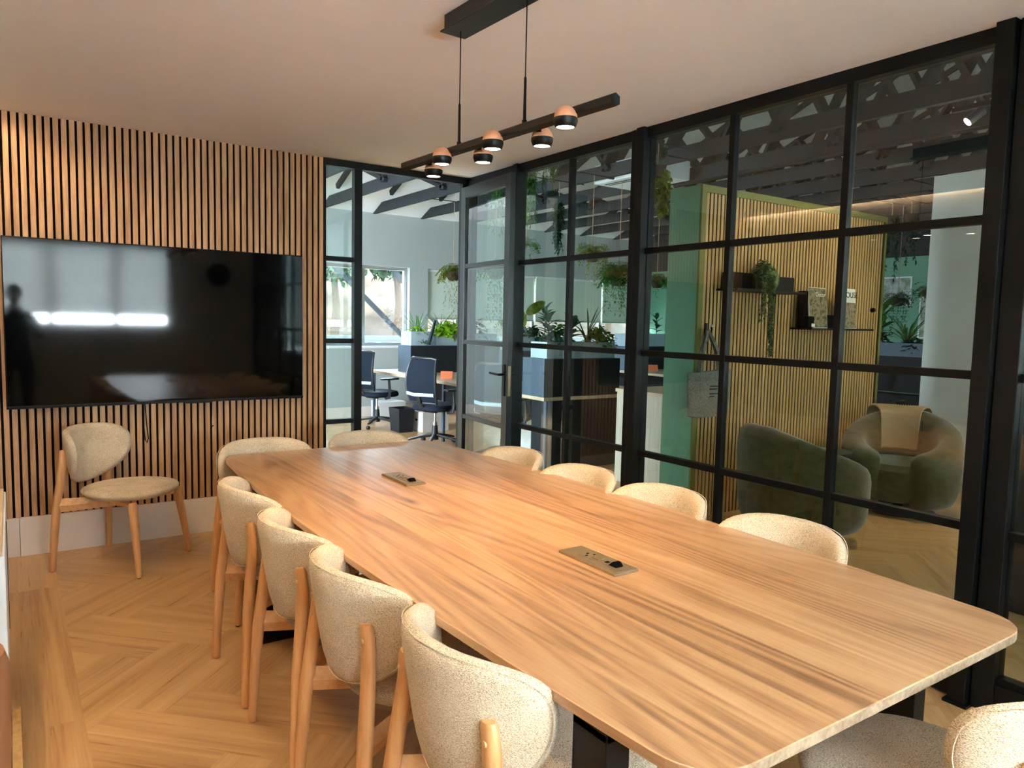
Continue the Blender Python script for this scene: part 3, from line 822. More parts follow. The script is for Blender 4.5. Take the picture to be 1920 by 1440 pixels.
put(1.70, 3.80, 180, 'beige boucle chair at the far table end, nearer the doorway')
put(1.70, .745, 0, 'beige boucle chair at the near end of the table, seat half under it')

# ------------------------------------------------------------------ pendant lamp
def pendant():
    ang = radians(2.65)
    root = thing('pendant_lamp', 'black bar pendant lamp with six copper globe spots over the table', 'lamp', (1.443, 2.29, 2.117), ang)
    L = .632
    m = MB(); hexa = [(.0, .020), (.017, .011), (.017, -.011), (0, -.020), (-.017, -.011), (-.017, .011)]
    vs = [(x, y, z) for y in (-L, L) for (x, z) in hexa]
    m.add(vs, [tuple(range(6)), tuple(range(11, 5, -1))]+[(i, (i+1) % 6, (i+1) % 6+6, i+6) for i in range(6)])
    m.build('bar', M['black'], root, smooth=False)
    can = MB(); can.box(-.056, .056, -.262, .262, .432, .438); can.box(-.046, .046, -.248, .248, .438, .4935)
    can.build('ceiling_canopy', M['black_door'], root, smooth=False, bevel=.001)
    for yy in (-.20, .205):
        MB().tube([(0, yy, .018), (0, yy, .432)], .0022, 8).build('cable', M['plastic'], root)
        MB().tube([(0, yy, .015), (0, yy, .027), (0, yy, .0275), (0, yy, .165), (0, yy, .17)], [.0085, .0085, .0055, .0045, .002], 12).build('cable_sleeve', M['black'], root)
    for s, yy in ((-1, .245), (-1, -.088), (-1, -.47), (1, .475), (1, .115), (1, -.235)):
        cx, cz = s*.050, -.030; r = .036
        m = MB()
        m.lathe([(r*.80, -.028), (r*.93, -.022), (r*1.04, -.010), (r*1.03, .0)], 28, (cx, yy, cz), cap=False)
        m.lathe([(r*.80, -.028), (r*.76, -.027), (r*.76, -.014)], 28, (cx, yy, cz), cap=False)
        hd = m.build('lamp_head', M['black'], root, angle=50)
        # copper dome, a slot cut towards the bar
        vs, fs = [], []; nu, nv = 32, 10
        m = MB()
        for i in range(nv+1):
            ph = (pi/2)*i/nv
            for k in range(nu):
                t = 2*pi*k/nu; vs.append((cx+r*cos(ph)*cos(t), yy+r*cos(ph)*sin(t), cz+.001+r*sin(ph)))
        for i in range(nv):
            for k in range(nu):
                t = 2*pi*(k+.5)/nu; toward = cos(t)*(-s)
                tc_ = cos(t+.85) if s < 0 else cos(t-pi-.5)
                if tc_ > .955 and i > 1: continue
                a, b = i*nu+k, i*nu+(k+1) % nu; fs.append((a, b, b+nu, a+nu))
        m.add(vs, fs); m.build('copper_dome', M['copper'], hd)
        MB().lathe([(.0005, r*.1), (r*.86, r*.1), (r*.80, r*.5), (r*.5, r*.82), (.0005, r*.93)], 20, (cx, yy, cz), cap=False).build('inner_shell', M['black'], hd)
        MB().tube([(0, yy, -.006), (cx*.75, yy, cz+.018)], .006, 8).build('arm', M['black'], hd)
        MB().lathe([(.0005, -.0245), (r*.765, -.0245)], 24, (cx, yy, cz), cap=False).build('light_diffuser', M['lamp_glow'], hd)
        wx = 1.443+cx*cos(ang)-yy*sin(ang); wy = 2.29+cx*sin(ang)+yy*cos(ang)
        light('pendant_spot', 'SPOT', (wx, wy, 2.117+cz-.032), 7.0, (1, .64, .30), to=(wx, wy, 0), spot_size=radians(95), spot_blend=.9, shadow_soft_size=.025)
pendant()
# ------------------------------------------------------------------ cabinets at the left edge
def left_cabinet():
    root = thing('wall_cabinet', 'white wall cabinet with a pale wooden top at the left edge', 'cabinet', (-.165, 3.115, .326))
    MB().box(-.132, .135, -.485, .485, 0, .41).build('body', M['white_box'], root, smooth=False, bevel=.004)
    MB().box(-.134, .128, -.478, .478, .41, .424).build('wood_top', M['desk'], root, smooth=False, bevel=.002)
    MB().box(.1355, .1375, -.004, .004, .01, .40).build('door_gap', M['plastic'], root, smooth=False)
left_cabinet()
def low_cabinet():
    root = thing('low_cabinet', 'low oak cabinet with a dark side recess in the bottom left corner', 'cabinet', (-.14, 2.02, 0))
    MB().box(.112, .136, -.70, .70, 0, .22).build('side_panel', M['booth_slat'], root, smooth=False, bevel=.002)
    MB().box(-.14, .112, -.70, .690, .02, .20).build('recess', M['plastic'], root, smooth=False)
    MB().box(.136, .139, .25, .28, .10, .18).build('pull', M['black'], root, smooth=False)
low_cabinet()
def pouf():
    m = MB(); m.lathe([(.001, 0), (.10, 0), (.118, .05), (.128, .25), (.13, .44), (.12, .475), (.001, .48)], 28, (0, 0, 0), cap=False)
    o = m.build('leather_basket', M['tan'], loc=(-.150, 2.0, .22)); tag(o, 'tan leather basket standing on the low cabinet at the left edge', 'basket')
pouf()
# ------------------------------------------------------------------ round mirror on the rear wall (seen in the television)
def mirror():
    root = thing('round_mirror', 'round convex mirror hanging on the wall behind the camera', 'mirror', (2.6, YB, 2.06))
    MB().lathe([(.001, .045), (.06, .043), (.11, .034), (.15, .018)], 32, axis='Y', cap=False).build('mirror_glass', M['tv_screen'], root)
    MB().lathe([(.15, 0), (.17, .004), (.17, .022), (.148, .024)], 32, axis='Y', cap=False).build('frame', M['black'], root)
mirror()

# ------------------------------------------------------------------ slatted booth wall
BX0, BX1, BY = 4.235, 6.73, 3.80
def booth():
    root = thing('booth_wall', 'sage green freestanding wall faced with golden oak slats', 'partition', (BX0, BY, 0))
    w = BX1-BX0
    MB().box(0, w, .02, .30, 0, 2.50).build('body', M['green'], root, smooth=False)
    m = MB(); m.box(-.004, .045, -.018, .304, 0, 2.504); m.box(w-.03, w+.004, -.018, .304, 0, 2.504); m.box(.045, w-.03, -.018, .304, 2.452, 2.504)
    m.build('edge_trim', M['green_trim'], root, smooth=False)
    MB().box(-.0055, -.004, .0, .300, 0, 2.50).build('end_panel', M['green'], root, smooth=False)
    m = MB(); x = .054
    while x+.030 < w-.035:
        m.box(x, x+.0262, -.012, -.006, .0, 2.45, 0); x += .0414
    m.box(.045, w-.03, -.0065, .021, 0, 2.452, 1)
    m.build('oak_slats', [M['booth_slat'], M['backing']], root, smooth=False)
booth()
YS = BY-.012
def shelf(x0, x1, z, label):
    root = thing('wall_shelf', label, 'shelf', ((x0+x1)/2, YS, z), 0, 'black shelves on the slatted booth wall')
    h = (x1-x0)/2
    MB().box(-h, h, -.20, 0, 0, .016).build('board', M['black'], root, smooth=False, bevel=.001)
    MB().box(-h+.12, h-.16, -.012, 0, .016, .13).build('back_plate', M['black'], root, smooth=False)
    return root
shelf(4.43, 5.27, 1.735, 'black shelf carrying the trailing plant on the oak slats')
shelf(5.36, 6.27, 1.455, 'black shelf carrying magazines on the oak slats')
o = MB().box(-.14, .14, -.05, .05, 0, .115).build('speaker', M['plastic'], loc=(5.06, YS-.085, 1.751), smooth=False, bevel=.008)
tag(o, 'black rectangular speaker box at the right end of the plant shelf', 'speaker')
o = MB().box(-.13, .13, -.04, .04, 0, .125).build('storage_box', M['ink'], loc=(4.58, YS-.075, 1.751), smooth=False, bevel=.004)
tag(o, 'black box behind the plant at the left end of the shelf', 'box')
o = MB().lathe([(.001, 0), (.075, 0), (.10, .04), (.105, .10), (.085, .15), (.045, .175), (.04, .20), (.045, .205)], 28, cap=False).build('vase', M['vase'], loc=(4.875, YS-.10, 1.751))
tag(o, 'rounded olive green vase behind the trailing plant on the shelf', 'vase')

# text helper: letters built as real, slightly raised shapes
def text(name, s, size, mat, parent, loc, rot, align='CENTER', ext=.0006):
    cu = bpy.data.curves.new(name, 'FONT'); cu.body = s; cu.size = size; cu.extrude = ext; cu.align_x = align
    t = bpy.data.objects.new(name, cu); COL.objects.link(t)
    dg = bpy.context.evaluated_depsgraph_get(); me = bpy.data.meshes.new_from_object(t.evaluated_get(dg))
    bpy.data.objects.remove(t, do_unlink=True)
    me.materials.clear(); me.materials.append(mat)
    o = bpy.data.objects.new(name, me); COL.objects.link(o); o.parent = parent; o.location = loc; o.rotation_euler = rot; return o

def mat_cover(name, cols, scale, zs):
    m, nt, out = newmat(name); b = N(nt, 'ShaderNodeBsdfPrincipled', i_Roughness=.35)
    tc = N(nt, 'ShaderNodeTexCoord'); mp = N(nt, 'ShaderNodeMapping'); mp.inputs['Scale'].default_value = (scale, scale, scale*zs)
    link(nt, tc.outputs['Object'], mp.inputs[0])
    v = N(nt, 'ShaderNodeTexVoronoi', i_Scale=1.0); link(nt, mp.outputs[0], v.inputs['Vector'])
    nz = N(nt, 'ShaderNodeTexNoise', i_Scale=1.6, i_Detail=5.0); link(nt, v.outputs['Color'], nz.inputs['Vector'])
    k = len(cols); r = ramp(nt, [(.32+.36*i/(k-1), c) for i, c in enumerate(cols)]); r.color_ramp.interpolation = 'LINEAR'
    n2 = N(nt, 'ShaderNodeTexNoise', i_Scale=1.3, i_Detail=6.0); link(nt, mp.outputs[0], n2.inputs['Vector'])
    link(nt, n2.outputs[0], r.inputs[0]); link(nt, r.outputs[0], b.inputs['Base Color']); link(nt, b.outputs[0], out.inputs[0]); return m
M['cover_a'] = mat_cover('garden_terrace_cover_picture', [srgb(20,22,12), srgb(62,68,30), srgb(140,128,96), srgb(100,70,42), srgb(36,24,16)], 12, 1.2)
M['cover_b'] = mat_cover('interior_cover_picture', [srgb(50,38,28), srgb(110,90,68), srgb(160,140,110), srgb(90,70,50)], 24, 1.0)
def magazine(x, w, h, label, title, cover, tcol, tsize, tz, ph, lean=.10, rz=0):
    root = thing('magazine', label, 'magazine', (x, YS-.135, 1.471), rz, 'magazines on the lower shelf')
    R = (-lean, 0, 0)
    b = MB().box(-w/2, w/2, 0, .010, 0, h).build('pages', M['paper'], root, smooth=False, rot=R)
    MB().box(-w/2+.004, w/2-.004, -.0012, -.0002, .004, ph).build('cover_picture', cover, root, smooth=False, rot=R)
    text('cover_title', title, tsize, tcol, root, (0, -.002-.0005, tz), (radians(90)-lean, 0, 0))
    return root
magazine(5.555, .245, .335, 'green and cream garden magazine leaning on the lower shelf', 'Decor', M['cover_a'], M['paper'], .052, .258, .331)
magazine(5.985, .250, .345, 'white magazine titled HOUSE leaning right of the garden magazine', 'HOUSE', M['cover_b'], M['ink'], .070, .265, .225)
o = MB().box(-.045, .045, -.03, .03, 0, .30).build('book', M['ink'], loc=(5.43, YS-.075, 1.471), smooth=False, bevel=.003); tag(o, 'thick black book upright behind the garden magazine', 'book')
def tape_box():
    root = thing('small_box', 'small black box with pale label at left end of the lower shelf', 'box', (5.415, YS-.132, 1.471))
    MB().box(-.055, .04, -.03, .03, 0, .095).build('body', M['ink'], root, smooth=False, bevel=.01)
    MB().box(.0, .045, -.0315, -.030, .008, .035).build('label_patch', M['paper'], root, smooth=False)
tape_box()
def plug():
    o = MB().lathe([(.001, -.035), (.017, -.033), (.021, -.02), (.021, 0)], 18, axis='Y', cap=False).build('coat_peg', M['black'], loc=(6.56, YS, 1.645)); tag(o, 'small round dark coat peg at the right end of the slatted booth wall', 'peg')
plug()
# tote bag on a hook
def hook():
    root = thing('coat_hook', 'black coat hook on the oak slats holding the felt bag', 'hook', (4.33, YS, 1.44))
    MB().box(-.014, .014, -.010, 0, -.05, .05).build('plate', M['black'], root, smooth=False, bevel=.003)
    MB().tube([(0, -.008, -.02), (0, -.045, -.03), (0, -.062, .0), (0, -.058, .022)], [.006, .006, .006, .009], 10).build('peg', M['black'], root)
    MB().lathe([(.001, -.074), (.010, -.070), (.013, -.060), (.001, -.052)], 14, (0, 0, .03), axis='Y', cap=False).build('knob', M['steel'], root)
hook()
def tote():
    root = thing('tote_bag', 'grey felt tote bag hanging from the hook on the oak slats', 'bag', (4.315, YS-.075, .80))
    vs, fs = [], []; nu, nv = 14, 12
    m = MB()
    for side in (0, 1):
        for j in range(nv+1):
            v = j/nv
            for i in range(nu+1):
                u = i/nu; x = -.235+.47*u; x *= .93+.07*v
                z = .335*v + (.03 if False else 0) + .018*(u-.5)*1.2 + .03*(1-v)*max(0, .15-u)*5
                bulge = .05*sin(pi*min(1, max(0, u)))**.5*(1-.55*v)+.004
                ripple = .004*sin(9*u+3*v)
                y = (-1 if side == 0 else 1)*(bulge)+ripple
                vs.append((x, y, z))
    def idx(s, j, i): return s*(nv+1)*(nu+1)+j*(nu+1)+i
    for s in (0, 1):
        for j in range(nv):
            for i in range(nu):
                q = (idx(s, j, i), idx(s, j, i+1), idx(s, j+1, i+1), idx(s, j+1, i)); fs.append(q if s == 0 else q[::-1])
    for i in range(nu): fs.append((idx(0, 0, i+1), idx(0, 0, i), idx(1, 0, i), idx(1, 0, i+1)))
    for j in range(nv):
        fs.append((idx(0, j, 0), idx(0, j+1, 0), idx(1, j+1, 0), idx(1, j, 0))); fs.append((idx(0, j+1, nu), idx(0, j, nu), idx(1, j, nu), idx(1, j+1, nu)))
    m.add(vs, fs); m.build('bag_body', M['felt'], root, angle=60)
    for s, yy in ((0, -.018), (1, .014)):
        pts = []
        for k in range(17):
            t = k/16; xx = -.11+.22*t; zz = .30+.33*sin(pi*t)**.55
            xx = xx*(1-.75*sin(pi*t)**2)-.025*sin(pi*t)
            pts.append(Vector((xx, yy*(1-sin(pi*t)*.6)+.015*sin(pi*t), zz)))
        mm = MB()
        for a, b in zip(pts[:-1], pts[1:]): mm.bar(a, b+(b-a)*.12, .030, .003, up=(0, 1, 0))
        mm.build('handle', M['felt'], root, smooth=False)
    for k, (txt) in enumerate(['WELCOME TO', 'OUR HOUSE', 'MAKE YOURSELF', 'AT HOME']): pass
    m = MB()
    for k, (z, w) in enumerate(((.225, .10), (.205, .075), (.170, .11), (.150, .05))):
        x = -.06
        while x < -.06+w: m.box(x, x+.011, -.0585, -.0565, z-.004, z+.004); x += .0145
    m.build('faded_print', M['ink'], root, smooth=False)
tote()

# ------------------------------------------------------------------ lounge armchairs
def tub_proto(name, label, loc, rz):
    root = thing(name, label, 'armchair', loc, rz, 'olive velvet tub armchairs')
    R, n, k = .322, 44, 18
    vs = []; A = radians(162)
    for i in range(n+1):
        a = -A+2*A*i/n           # 0 = back (-y)
        s = abs(a)/A
        q_ = min(1, max(0, (s-.10)/.85)); ztop = .80 - .285*(.6*q_+.4*q_*q_*(3-2*q_))
        thick = .11 + .045*s
        zb = .085; zc = (ztop+zb)/2; hh = (ztop-zb)/2
        end = 1.0
        if s > .90: end = sqrt(max(0, 1-((s-.90)/.10)**2))*.92+.08
        for j in range(k):
            t = 2*pi*j/k; c_, s_ = cos(t), sin(t)
            e = 3.2
            cx = math.copysign(abs(c_)**(2/e), c_); cz = math.copysign(abs(s_)**(2/e), s_)
            flare = .035*((zc+cz*hh)/.7)
            r = R + flare + cx*thick*.72*end
            vs.append((r*sin(a), -r*cos(a)*1.02, zc+cz*hh*(end*.25+.75)))
    fs = []
    for i in range(n):
        for j in range(k):
            a, b = i*k+j, i*k+(j+1) % k; fs.append((a, b, b+k, a+k))
    fs.append(tuple(range(k-1, -1, -1))); fs.append(tuple(range(n*k, (n+1)*k)))
    MB().add(vs, fs).build('shell', M['velvet'], root, angle=180)
    m = MB(); m.lathe([(.001, .12), (.29, .12), (.32, .16), (.335, .27), (.33, .37), (.29, .415), (.15, .43), (.001, .432)], 36, (0, .03, 0), cap=False)
    m.build('seat_cushion', M['velvet'], root)
    MB().lathe([(.001, 0), (.27, 0), (.275, .008), (.26, .016), (.04, .022), (.04, .12), (.001, .12)], 36, cap=False).build('swivel_base', M['black'], root)
    return root
ac = tub_proto('tub_armchair', 'olive green velvet tub armchair nearest the felt bag', (4.60, 3.10, 0), radians(-108))
ac['label'] = 'olive green velvet tub armchair on the left, below the shelves'
a2 = dup(ac, (5.98, 3.13, 0), radians(112), 'olive green velvet tub armchair on the right with the ribbed throw')
def throw_():
    # ribbed throw draped over the back of the right chair
    root = thing('throw_blanket', 'beige ribbed throw draped over the back of the right tub armchair', 'blanket', (5.98, 3.13, 0), radians(112+10))
    vs, fs = [], []; nu, nv = 48, 18; m = MB()
    path = [(.478, .56), (.482, .66), (.482, .73), (.470, .790), (.43, .822), (.36, .824), (.30, .800), (.275, .74), (.268, .66), (.262, .58), (.258, .50), (.252, .46)]
    from bisect import bisect
    for layer in (0, 1):
        for j in range(nv+1):
            t = j/nv*(len(path)-1); i0 = min(int(t), len(path)-2); f = t-i0
            r = path[i0][0]*(1-f)+path[i0+1][0]*f; z = path[i0][1]*(1-f)+path[i0+1][1]*f
            for i in range(nu+1):
                a = radians(-32+64*i/nu); rib = .0055*(1 if i % 2 else -1)
                cr = .37; dr, dz = r-cr, z-.55; l = sqrt(dr*dr+dz*dz); o = rib*(1 if layer == 0 else 0) + (-.006 if layer else .004)
                rr, zz = r+dr/l*o, z+dz/l*o
                vs.append((rr*sin(a), -rr*cos(a)*1.02, zz))
    W_ = nu+1; B_ = (nv+1)*W_
    for L_ in (0, 1):
        for j in range(nv):
            for i in range(nu):
                q = [L_*B_+j*W_+i, L_*B_+j*W_+i+1, L_*B_+(j+1)*W_+i+1, L_*B_+(j+1)*W_+i]; fs.append(tuple(q if L_ == 0 else q[::-1]))
    for i in range(nu):
        fs.append((i, i+1, B_+i+1, B_+i)); fs.append((nv*W_+i, B_+nv*W_+i, B_+nv*W_+i+1, nv*W_+i+1))
    for j in range(nv):
        fs.append((j*W_, (j+1)*W_, B_+(j+1)*W_, B_+j*W_)); fs.append((j*W_+nu, B_+j*W_+nu, B_+(j+1)*W_+nu, (j+1)*W_+nu))
    m.add(vs, fs); m.build('fabric', M['throw'], root, angle=180)
throw_()
def side_table():
    root = thing('side_table', 'small dark round side table between the tub armchairs', 'table', (5.35, 3.42, 0))
    MB().lathe([(.001, .44), (.14, .44), (.20, .455), (.215, .48), (.215, .50), (.001, .50)], 32, cap=False).build('table_top', M['chairplastic'], root)
    MB().lathe([(.001, 0), (.14, 0), (.145, .01), (.03, .03), (.028, .44), (.001, .44)], 24, cap=False).build('pedestal', M['black'], root)
side_table()
for k, (w_, z, lab) in enumerate(((.13, .500, 'cream magazine lying on the side table, lower one'), (.12, .508, 'cream magazine lying on the side table, upper one'))):
    r_ = thing('magazine', lab, 'magazine', (5.31+.01*k, 3.40, z), radians(20+14*k), 'magazines on the side table')
    MB().box(-w_/2*1.3, w_/2*1.3, -w_/2, w_/2, 0, .006).build('pages', M['paper'], r_, smooth=False)
    MB().box(-w_/2*1.2, w_/2*1.2, -w_/2*.9, w_/2*.9, .006, .0068).build('cover_picture', M['cover_b'], r_, smooth=False)

# white block wall and counter
slab('wall_white', 'white free standing wall block right of the armchairs', M['plaster'], (7.567, 7.75, -1.2, 3.81, 0, 2.98))
slab('baseboard_white', 'white skirting at the foot of the white wall block', M['skirting'], (7.553, 7.567, -1.2, 3.81, 0, .22), cat='skirting')
def counter():
    root = thing('bar_counter', 'dark fronted bar counter with an oak top behind the right post', 'counter', (4.33, .2, 0))
    MB().box(0, .55, -1.4, 1.52, 0, 1.08).build('body', M['divider'], root, smooth=False)
    MB().box(-.03, .60, -1.42, 1.54, 1.08, 1.13).build('oak_top', M['desk'], root, smooth=False, bevel=.003)
counter()

# ------------------------------------------------------------------ office benches, dividers, planters
def bench(x0, x1, y0, y1, label):
    root = thing('desk_bench', label, 'desk', ((x0+x1)/2, (y0+y1)/2, 0), 0, 'office desk benches')
    hx, hy = (x1-x0)/2, (y1-y0)/2
    MB().box(-hx, hx, -hy, hy, .705, .74).build('desk_top', M['desk'], root, smooth=False, bevel=.002)
    for sx in (-1, 1):
        for yy in (-hy+.03, 0, hy-.03):
            MB().box(sx*(hx-.05)-.014, sx*(hx-.05)+.014, yy-.02, yy+.02, 0, .705).build('leg', M['divider_end'], root, smooth=False)
    MB().box(hx-.78, hx-.75, -hy+.45, hy-.1, .30, .70).build('modesty_panel', M['divider'], root, smooth=False)
    return root
bench(4.27, 5.95, 5.71, 9.88, 'pale oak desk bench closest to the meeting room')
bench(7.95, 9.55, 6.9, 9.7, 'pale oak desk bench farther right in the office')
def pod(x0, x1, y0, y1, label, low=True, zt=1.11, end='divider_end'):
    root = thing('divider_cabinet', label, 'divider', ((x0+x1)/2, (y0+y1)/2, 0), 0, 'dark divider cabinets across the desks')
    hx, hy = (x1-x0)/2, (y1-y0)/2
    MB().box(-hx, hx, -hy, hy, .742, zt).build('upper_body', M['divider'], root, smooth=False)
    MB().box(-hx-.004, -hx, -hy, hy, .742, zt).build('end_panel', M[end], root, smooth=False)
    MB().box(-hx-.004, hx, -hy, hy, zt, zt+.006).build('cap', M['divider_end'], root, smooth=False)
    if low: MB().box(-hx+.12, hx, -hy+.01, hy, 0, .703).build('lower_body', M['divider'], root, smooth=False)
    return root
pod(4.274, 5.25, 5.715, 6.08, 'dark divider cabinet at the near end of the desk bench')
pod(5.05, 5.93, 7.35, 7.70, 'dark divider cabinet in the middle of the desk bench', False)
pod(4.49, 5.93, 9.03, 9.42, 'dark divider cabinet with a pale blue end beside the far chair', False)
pod(8.05, 9.50, 8.65, 9.0, 'dark divider cabinet on the farther desk bench', False)
pod(8.60, 9.0, 3.9, 5.3, 'dark cabinet below the plants in front of the green wall', True, 1.16, 'divider')  # end panel takes the dark felt colour to stand for dimmer light
def planter(x0, x1, y0, y1, z, h, label, mat='planter'):
    root = thing('planter_box', label, 'planter', ((x0+x1)/2, (y0+y1)/2, z), 0, 'planter boxes on the cabinets')
    hx, hy = (x1-x0)/2, (y1-y0)/2; t = .006; m = MB()
    m.box(-hx, hx, -hy, -hy+t, 0, h); m.box(-hx, hx, hy-t, hy, 0, h); m.box(-hx, -hx+t, -hy+t, hy-t, 0, h); m.box(hx-t, hx, -hy+t, hy-t, 0, h); m.box(-hx+t, hx-t, -hy+t, hy-t, 0, .01)
    m.build('box', M[mat], root, smooth=False)
    MB().box(-hx+t, hx-t, -hy+t, hy-t, .01, h-.02).build('soil', M['soil'], root, smooth=False)
    return root
ZP = 1.117
planter(4.33, 5.21, 5.76, 6.03, ZP, .16, 'pale blue planter box on the near divider cabinet')
planter(5.07, 5.91, 7.40, 7.66, ZP, .17, 'pale blue planter box on the middle divider cabinet')
planter(4.51, 4.84, 9.07, 9.38, ZP, .19, 'short pale blue planter box at the left end by the bare window')
planter(4.90, 5.90, 9.07, 9.38, ZP, .17, 'long pale blue planter box with the lime plant by the bare window')
planter(8.10, 9.45, 8.70, 8.96, ZP, .20, 'pale blue planter box on the farther desk bench')
planter(8.62, 8.98, 3.92, 5.25, 1.167, .15, 'planter box in front of the green wall, coloured darker for shade', 'planter_shaded')
def tube_holder():
    o = MB().tube([(4.76, 9.03, 1.13), (4.86, 9.045, 1.46)], .022, 14).build('cardboard_tube', M['chairplastic']); tag(o, 'dark grey tube leaning against the short planter box', 'tube')
tube_holder()

def card(x, y, rz, label, z=.74):
    root = thing('tent_card', label, 'card', (x, y, z), rz, 'terracotta tent cards on the desks')
    m = MB(); t = .003
    for s in (-1, 1):
        m.bar((0, s*.055, 0), (0, 0, .095), .15, t, up=(0, 0, 1))
    m.build('folded_card', M['orange'], root, smooth=False)
    MB().lathe([(.001, -.058), (.008, -.0575), (.008, -.056)], 12, (0, .0, 0), axis='Y', cap=False)
card(4.50, 8.05, radians(-35), 'terracotta tent card on the desk beside the middle office chair')
card(4.40, 6.33, radians(-30), 'terracotta tent card on the desk behind the door lock')
card(8.42, 8.40, radians(-35), 'terracotta tent card on the farther desk bench')
def monitor(x, y, rz, label):
    root = thing('desk_phone', label, 'phone', (x, y, .74), rz)
    m = MB(); m.add([(-.09,-.08,0),(.09,-.08,0),(.09,.08,0),(-.09,.08,0),(-.09,-.08,.02),(.09,-.08,.02),(.09,.08,.10),(-.09,.08,.10)],[(0,3,2,1),(4,5,6,7),(0,1,5,4),(1,2,6,5),(2,3,7,6),(3,0,4,7)])
    m.build('body', M['plastic'], root, smooth=False, bevel=.004)
    MB().tube([(-.07, -.05, .045), (-.07, 0, .07), (-.07, .06, .11)], .018, 10).build('handset', M['plastic'], root)
monitor(4.95, 8.15, radians(-60), 'black desk phone on the desk beside the tent card')

# ------------------------------------------------------------------ office swivel chairs
def office_chair():
    root = thing('office_chair', 'x', 'office chair', (0, 0, 0), 0, 'grey mesh office chairs')
    # mesh back: curved panel inside a tube frame; sitter looks to +y
    def bp(u, v):      # u -1..1, v 0..1
        w = .205+.035*sin(pi*min(1, v*.9+.1))
        z = .52+.50*v; y = -.235-.05*v-.06*sin(pi*v)*.6+.05*v*v + .045*(u*u)
        return Vector((u*w, y, z))
    m = MB(); nu, nv = 8, 12; vs = []
    for l in (0, 1):
        for j in range(nv+1):
            for i in range(nu+1): p = bp(-1+2*i/nu, j/nv); vs.append((p.x, p.y-(.006 if l else 0), p.z))
    W_ = nu+1; B_ = W_*(nv+1); fs = []
    for j in range(nv):
        for i in range(nu):
            a = j*W_+i; fs.append((a, a+1, a+1+W_, a+W_)); fs.append((B_+a, B_+a+W_, B_+a+1+W_, B_+a+1))
    m.add(vs, fs); m.build('mesh_back', M['chairmesh'], root)
    path = [bp(-1, v/10) for v in range(11)]+[bp(u/4, 1)+Vector((0, 0, .012)) for u in range(-3, 4)]+[bp(1, 1-v/10) for v in range(11)]
    path += [bp(u/4, 0) for u in range(3, -4, -1)]
    MB().tube(path+[path[0]], .016, 8).build('back_frame', M['chairplastic'], root)
    MB().tube([(0, -.28, .64), (0, -.26, .52), (0, -.16, .42), (0, 0, .40)], [(.02, .012), (.035, .014), (.04, .016), (.05, .02)], 10).build('back_stem', M['chairplastic'], root)
    MB().tube([bp(-.95, .2)+Vector((0, -.02, 0)), Vector((0, -.335, .62)), bp(.95, .2)+Vector((0, -.02, 0))], [(.010, .02)]*3, 8).build('lumbar_band', M['planter'], root)
    s = MB(); pts = []
    for k in range(28):
        t = 2*pi*k/28; c_, s_ = cos(t), sin(t); pts.append((math.copysign(abs(c_)**.6, c_)*.25, math.copysign(abs(s_)**.6, s_)*.235+.02))
    n = len(pts); vv = []
    for sc, z in ((.90, .420), (1.0, .435), (1.0, .470), (.94, .492), (.6, .500), (.02, .498)): vv += [(x*sc, .02+(y-.02)*sc, z) for x, y in pts]
    ff = [tuple(range(n-1, -1, -1))]+[(i*n+j, i*n+(j+1) % n, (i+1)*n+(j+1) % n, (i+1)*n+j) for i in range(5) for j in range(n)]
    s.add(vv, ff); s.build('seat', M['chairmesh'], root)
    for sg in (-1, 1):
        a = MB().tube([(sg*.20, 0, .41), (sg*.29, 0, .43), (sg*.30, .0, .50), (sg*.295, -.01, .66)], [(.014, .025), (.014, .028), (.014, .028), (.013, .022)], 8).build('armrest', M['chairplastic'], root)
        MB().box(sg*.295-.04, sg*.295+.04, -.13, .13, .66, .685).build('arm_pad', M['chairplastic'], a, bevel=.01)
    MB().tube([(0, 0, .10), (0, 0, .28), (0, 0, .281), (0, 0, .42)], [.026, .026, .014, .014], 14).build('gas_lift', M['steel'], root)
    MB().tube([(0, 0, .07), (0, 0, .20), (0, 0, .24)], [.045, .034, .030], 14).build('lift_cover', M['chairplastic'], root)
    for k in range(5):
        t = 2*pi*k/5+.3; c_, s_ = cos(t), sin(t)
        sp = MB().tube([(c_*.03, s_*.03, .125), (c_*.18, s_*.18, .105), (c_*.31, s_*.31, .075)], [(.026, .022), (.024, .016), (.018, .012)], 8).build('base_spoke', M['chairplastic'], root)
        MB().lathe([(.001, -.022), (.022, -.022), (.027, -.015), (.027, .015), (.022, .022), (.001, .022)], 14, (c_*.32, s_*.32, .028), axis='X' if abs(c_) < abs(s_) else 'Y', cap=False).build('caster', M['chairplastic'], sp)
    return root
oc = office_chair(); oc.location = (4.12, 9.30, 0); oc.rotation_euler = (0, 0, radians(-80)); oc['label'] = 'dark mesh office chair seen between the two glazing posts, farthest back'
dup(oc, (4.10, 7.60, 0), radians(-74), 'dark mesh office chair in the doorway in front of the white boxes')
dup(oc, (4.32, 6.48, 0), radians(-75), 'dark mesh office chair seen through the open glass door')
dup(oc, (8.02, 4.55, 0), radians(160), 'dark mesh office chair beside the cabinet at the green wall')
def archive_box(x, y, rz, label):
    root = thing('archive_box', label, 'box', (x, y, 0), rz, 'white archive boxes under the desk')
    MB().box(-.20, .20, -.16, .16, 0, .24).build('box_body', M['white_box'], root, smooth=False)
    MB().box(-.205, .205, -.165, .165, .19, .262).build('lid', M['white_box'], root, smooth=False, bevel=.002)
    m = MB(); m.lathe([(.001, 0), (.03, 0)], 16, (0, 0, 0), cap=False); 
    v = [(-.2015, .03*cos(t), .15+.014*sin(t)) for t in [2*pi*k/16 for k in range(16)]]
    MB().add(v, [tuple(range(16))]).build('hand_hole', M['ink'], root, smooth=False)
    return root
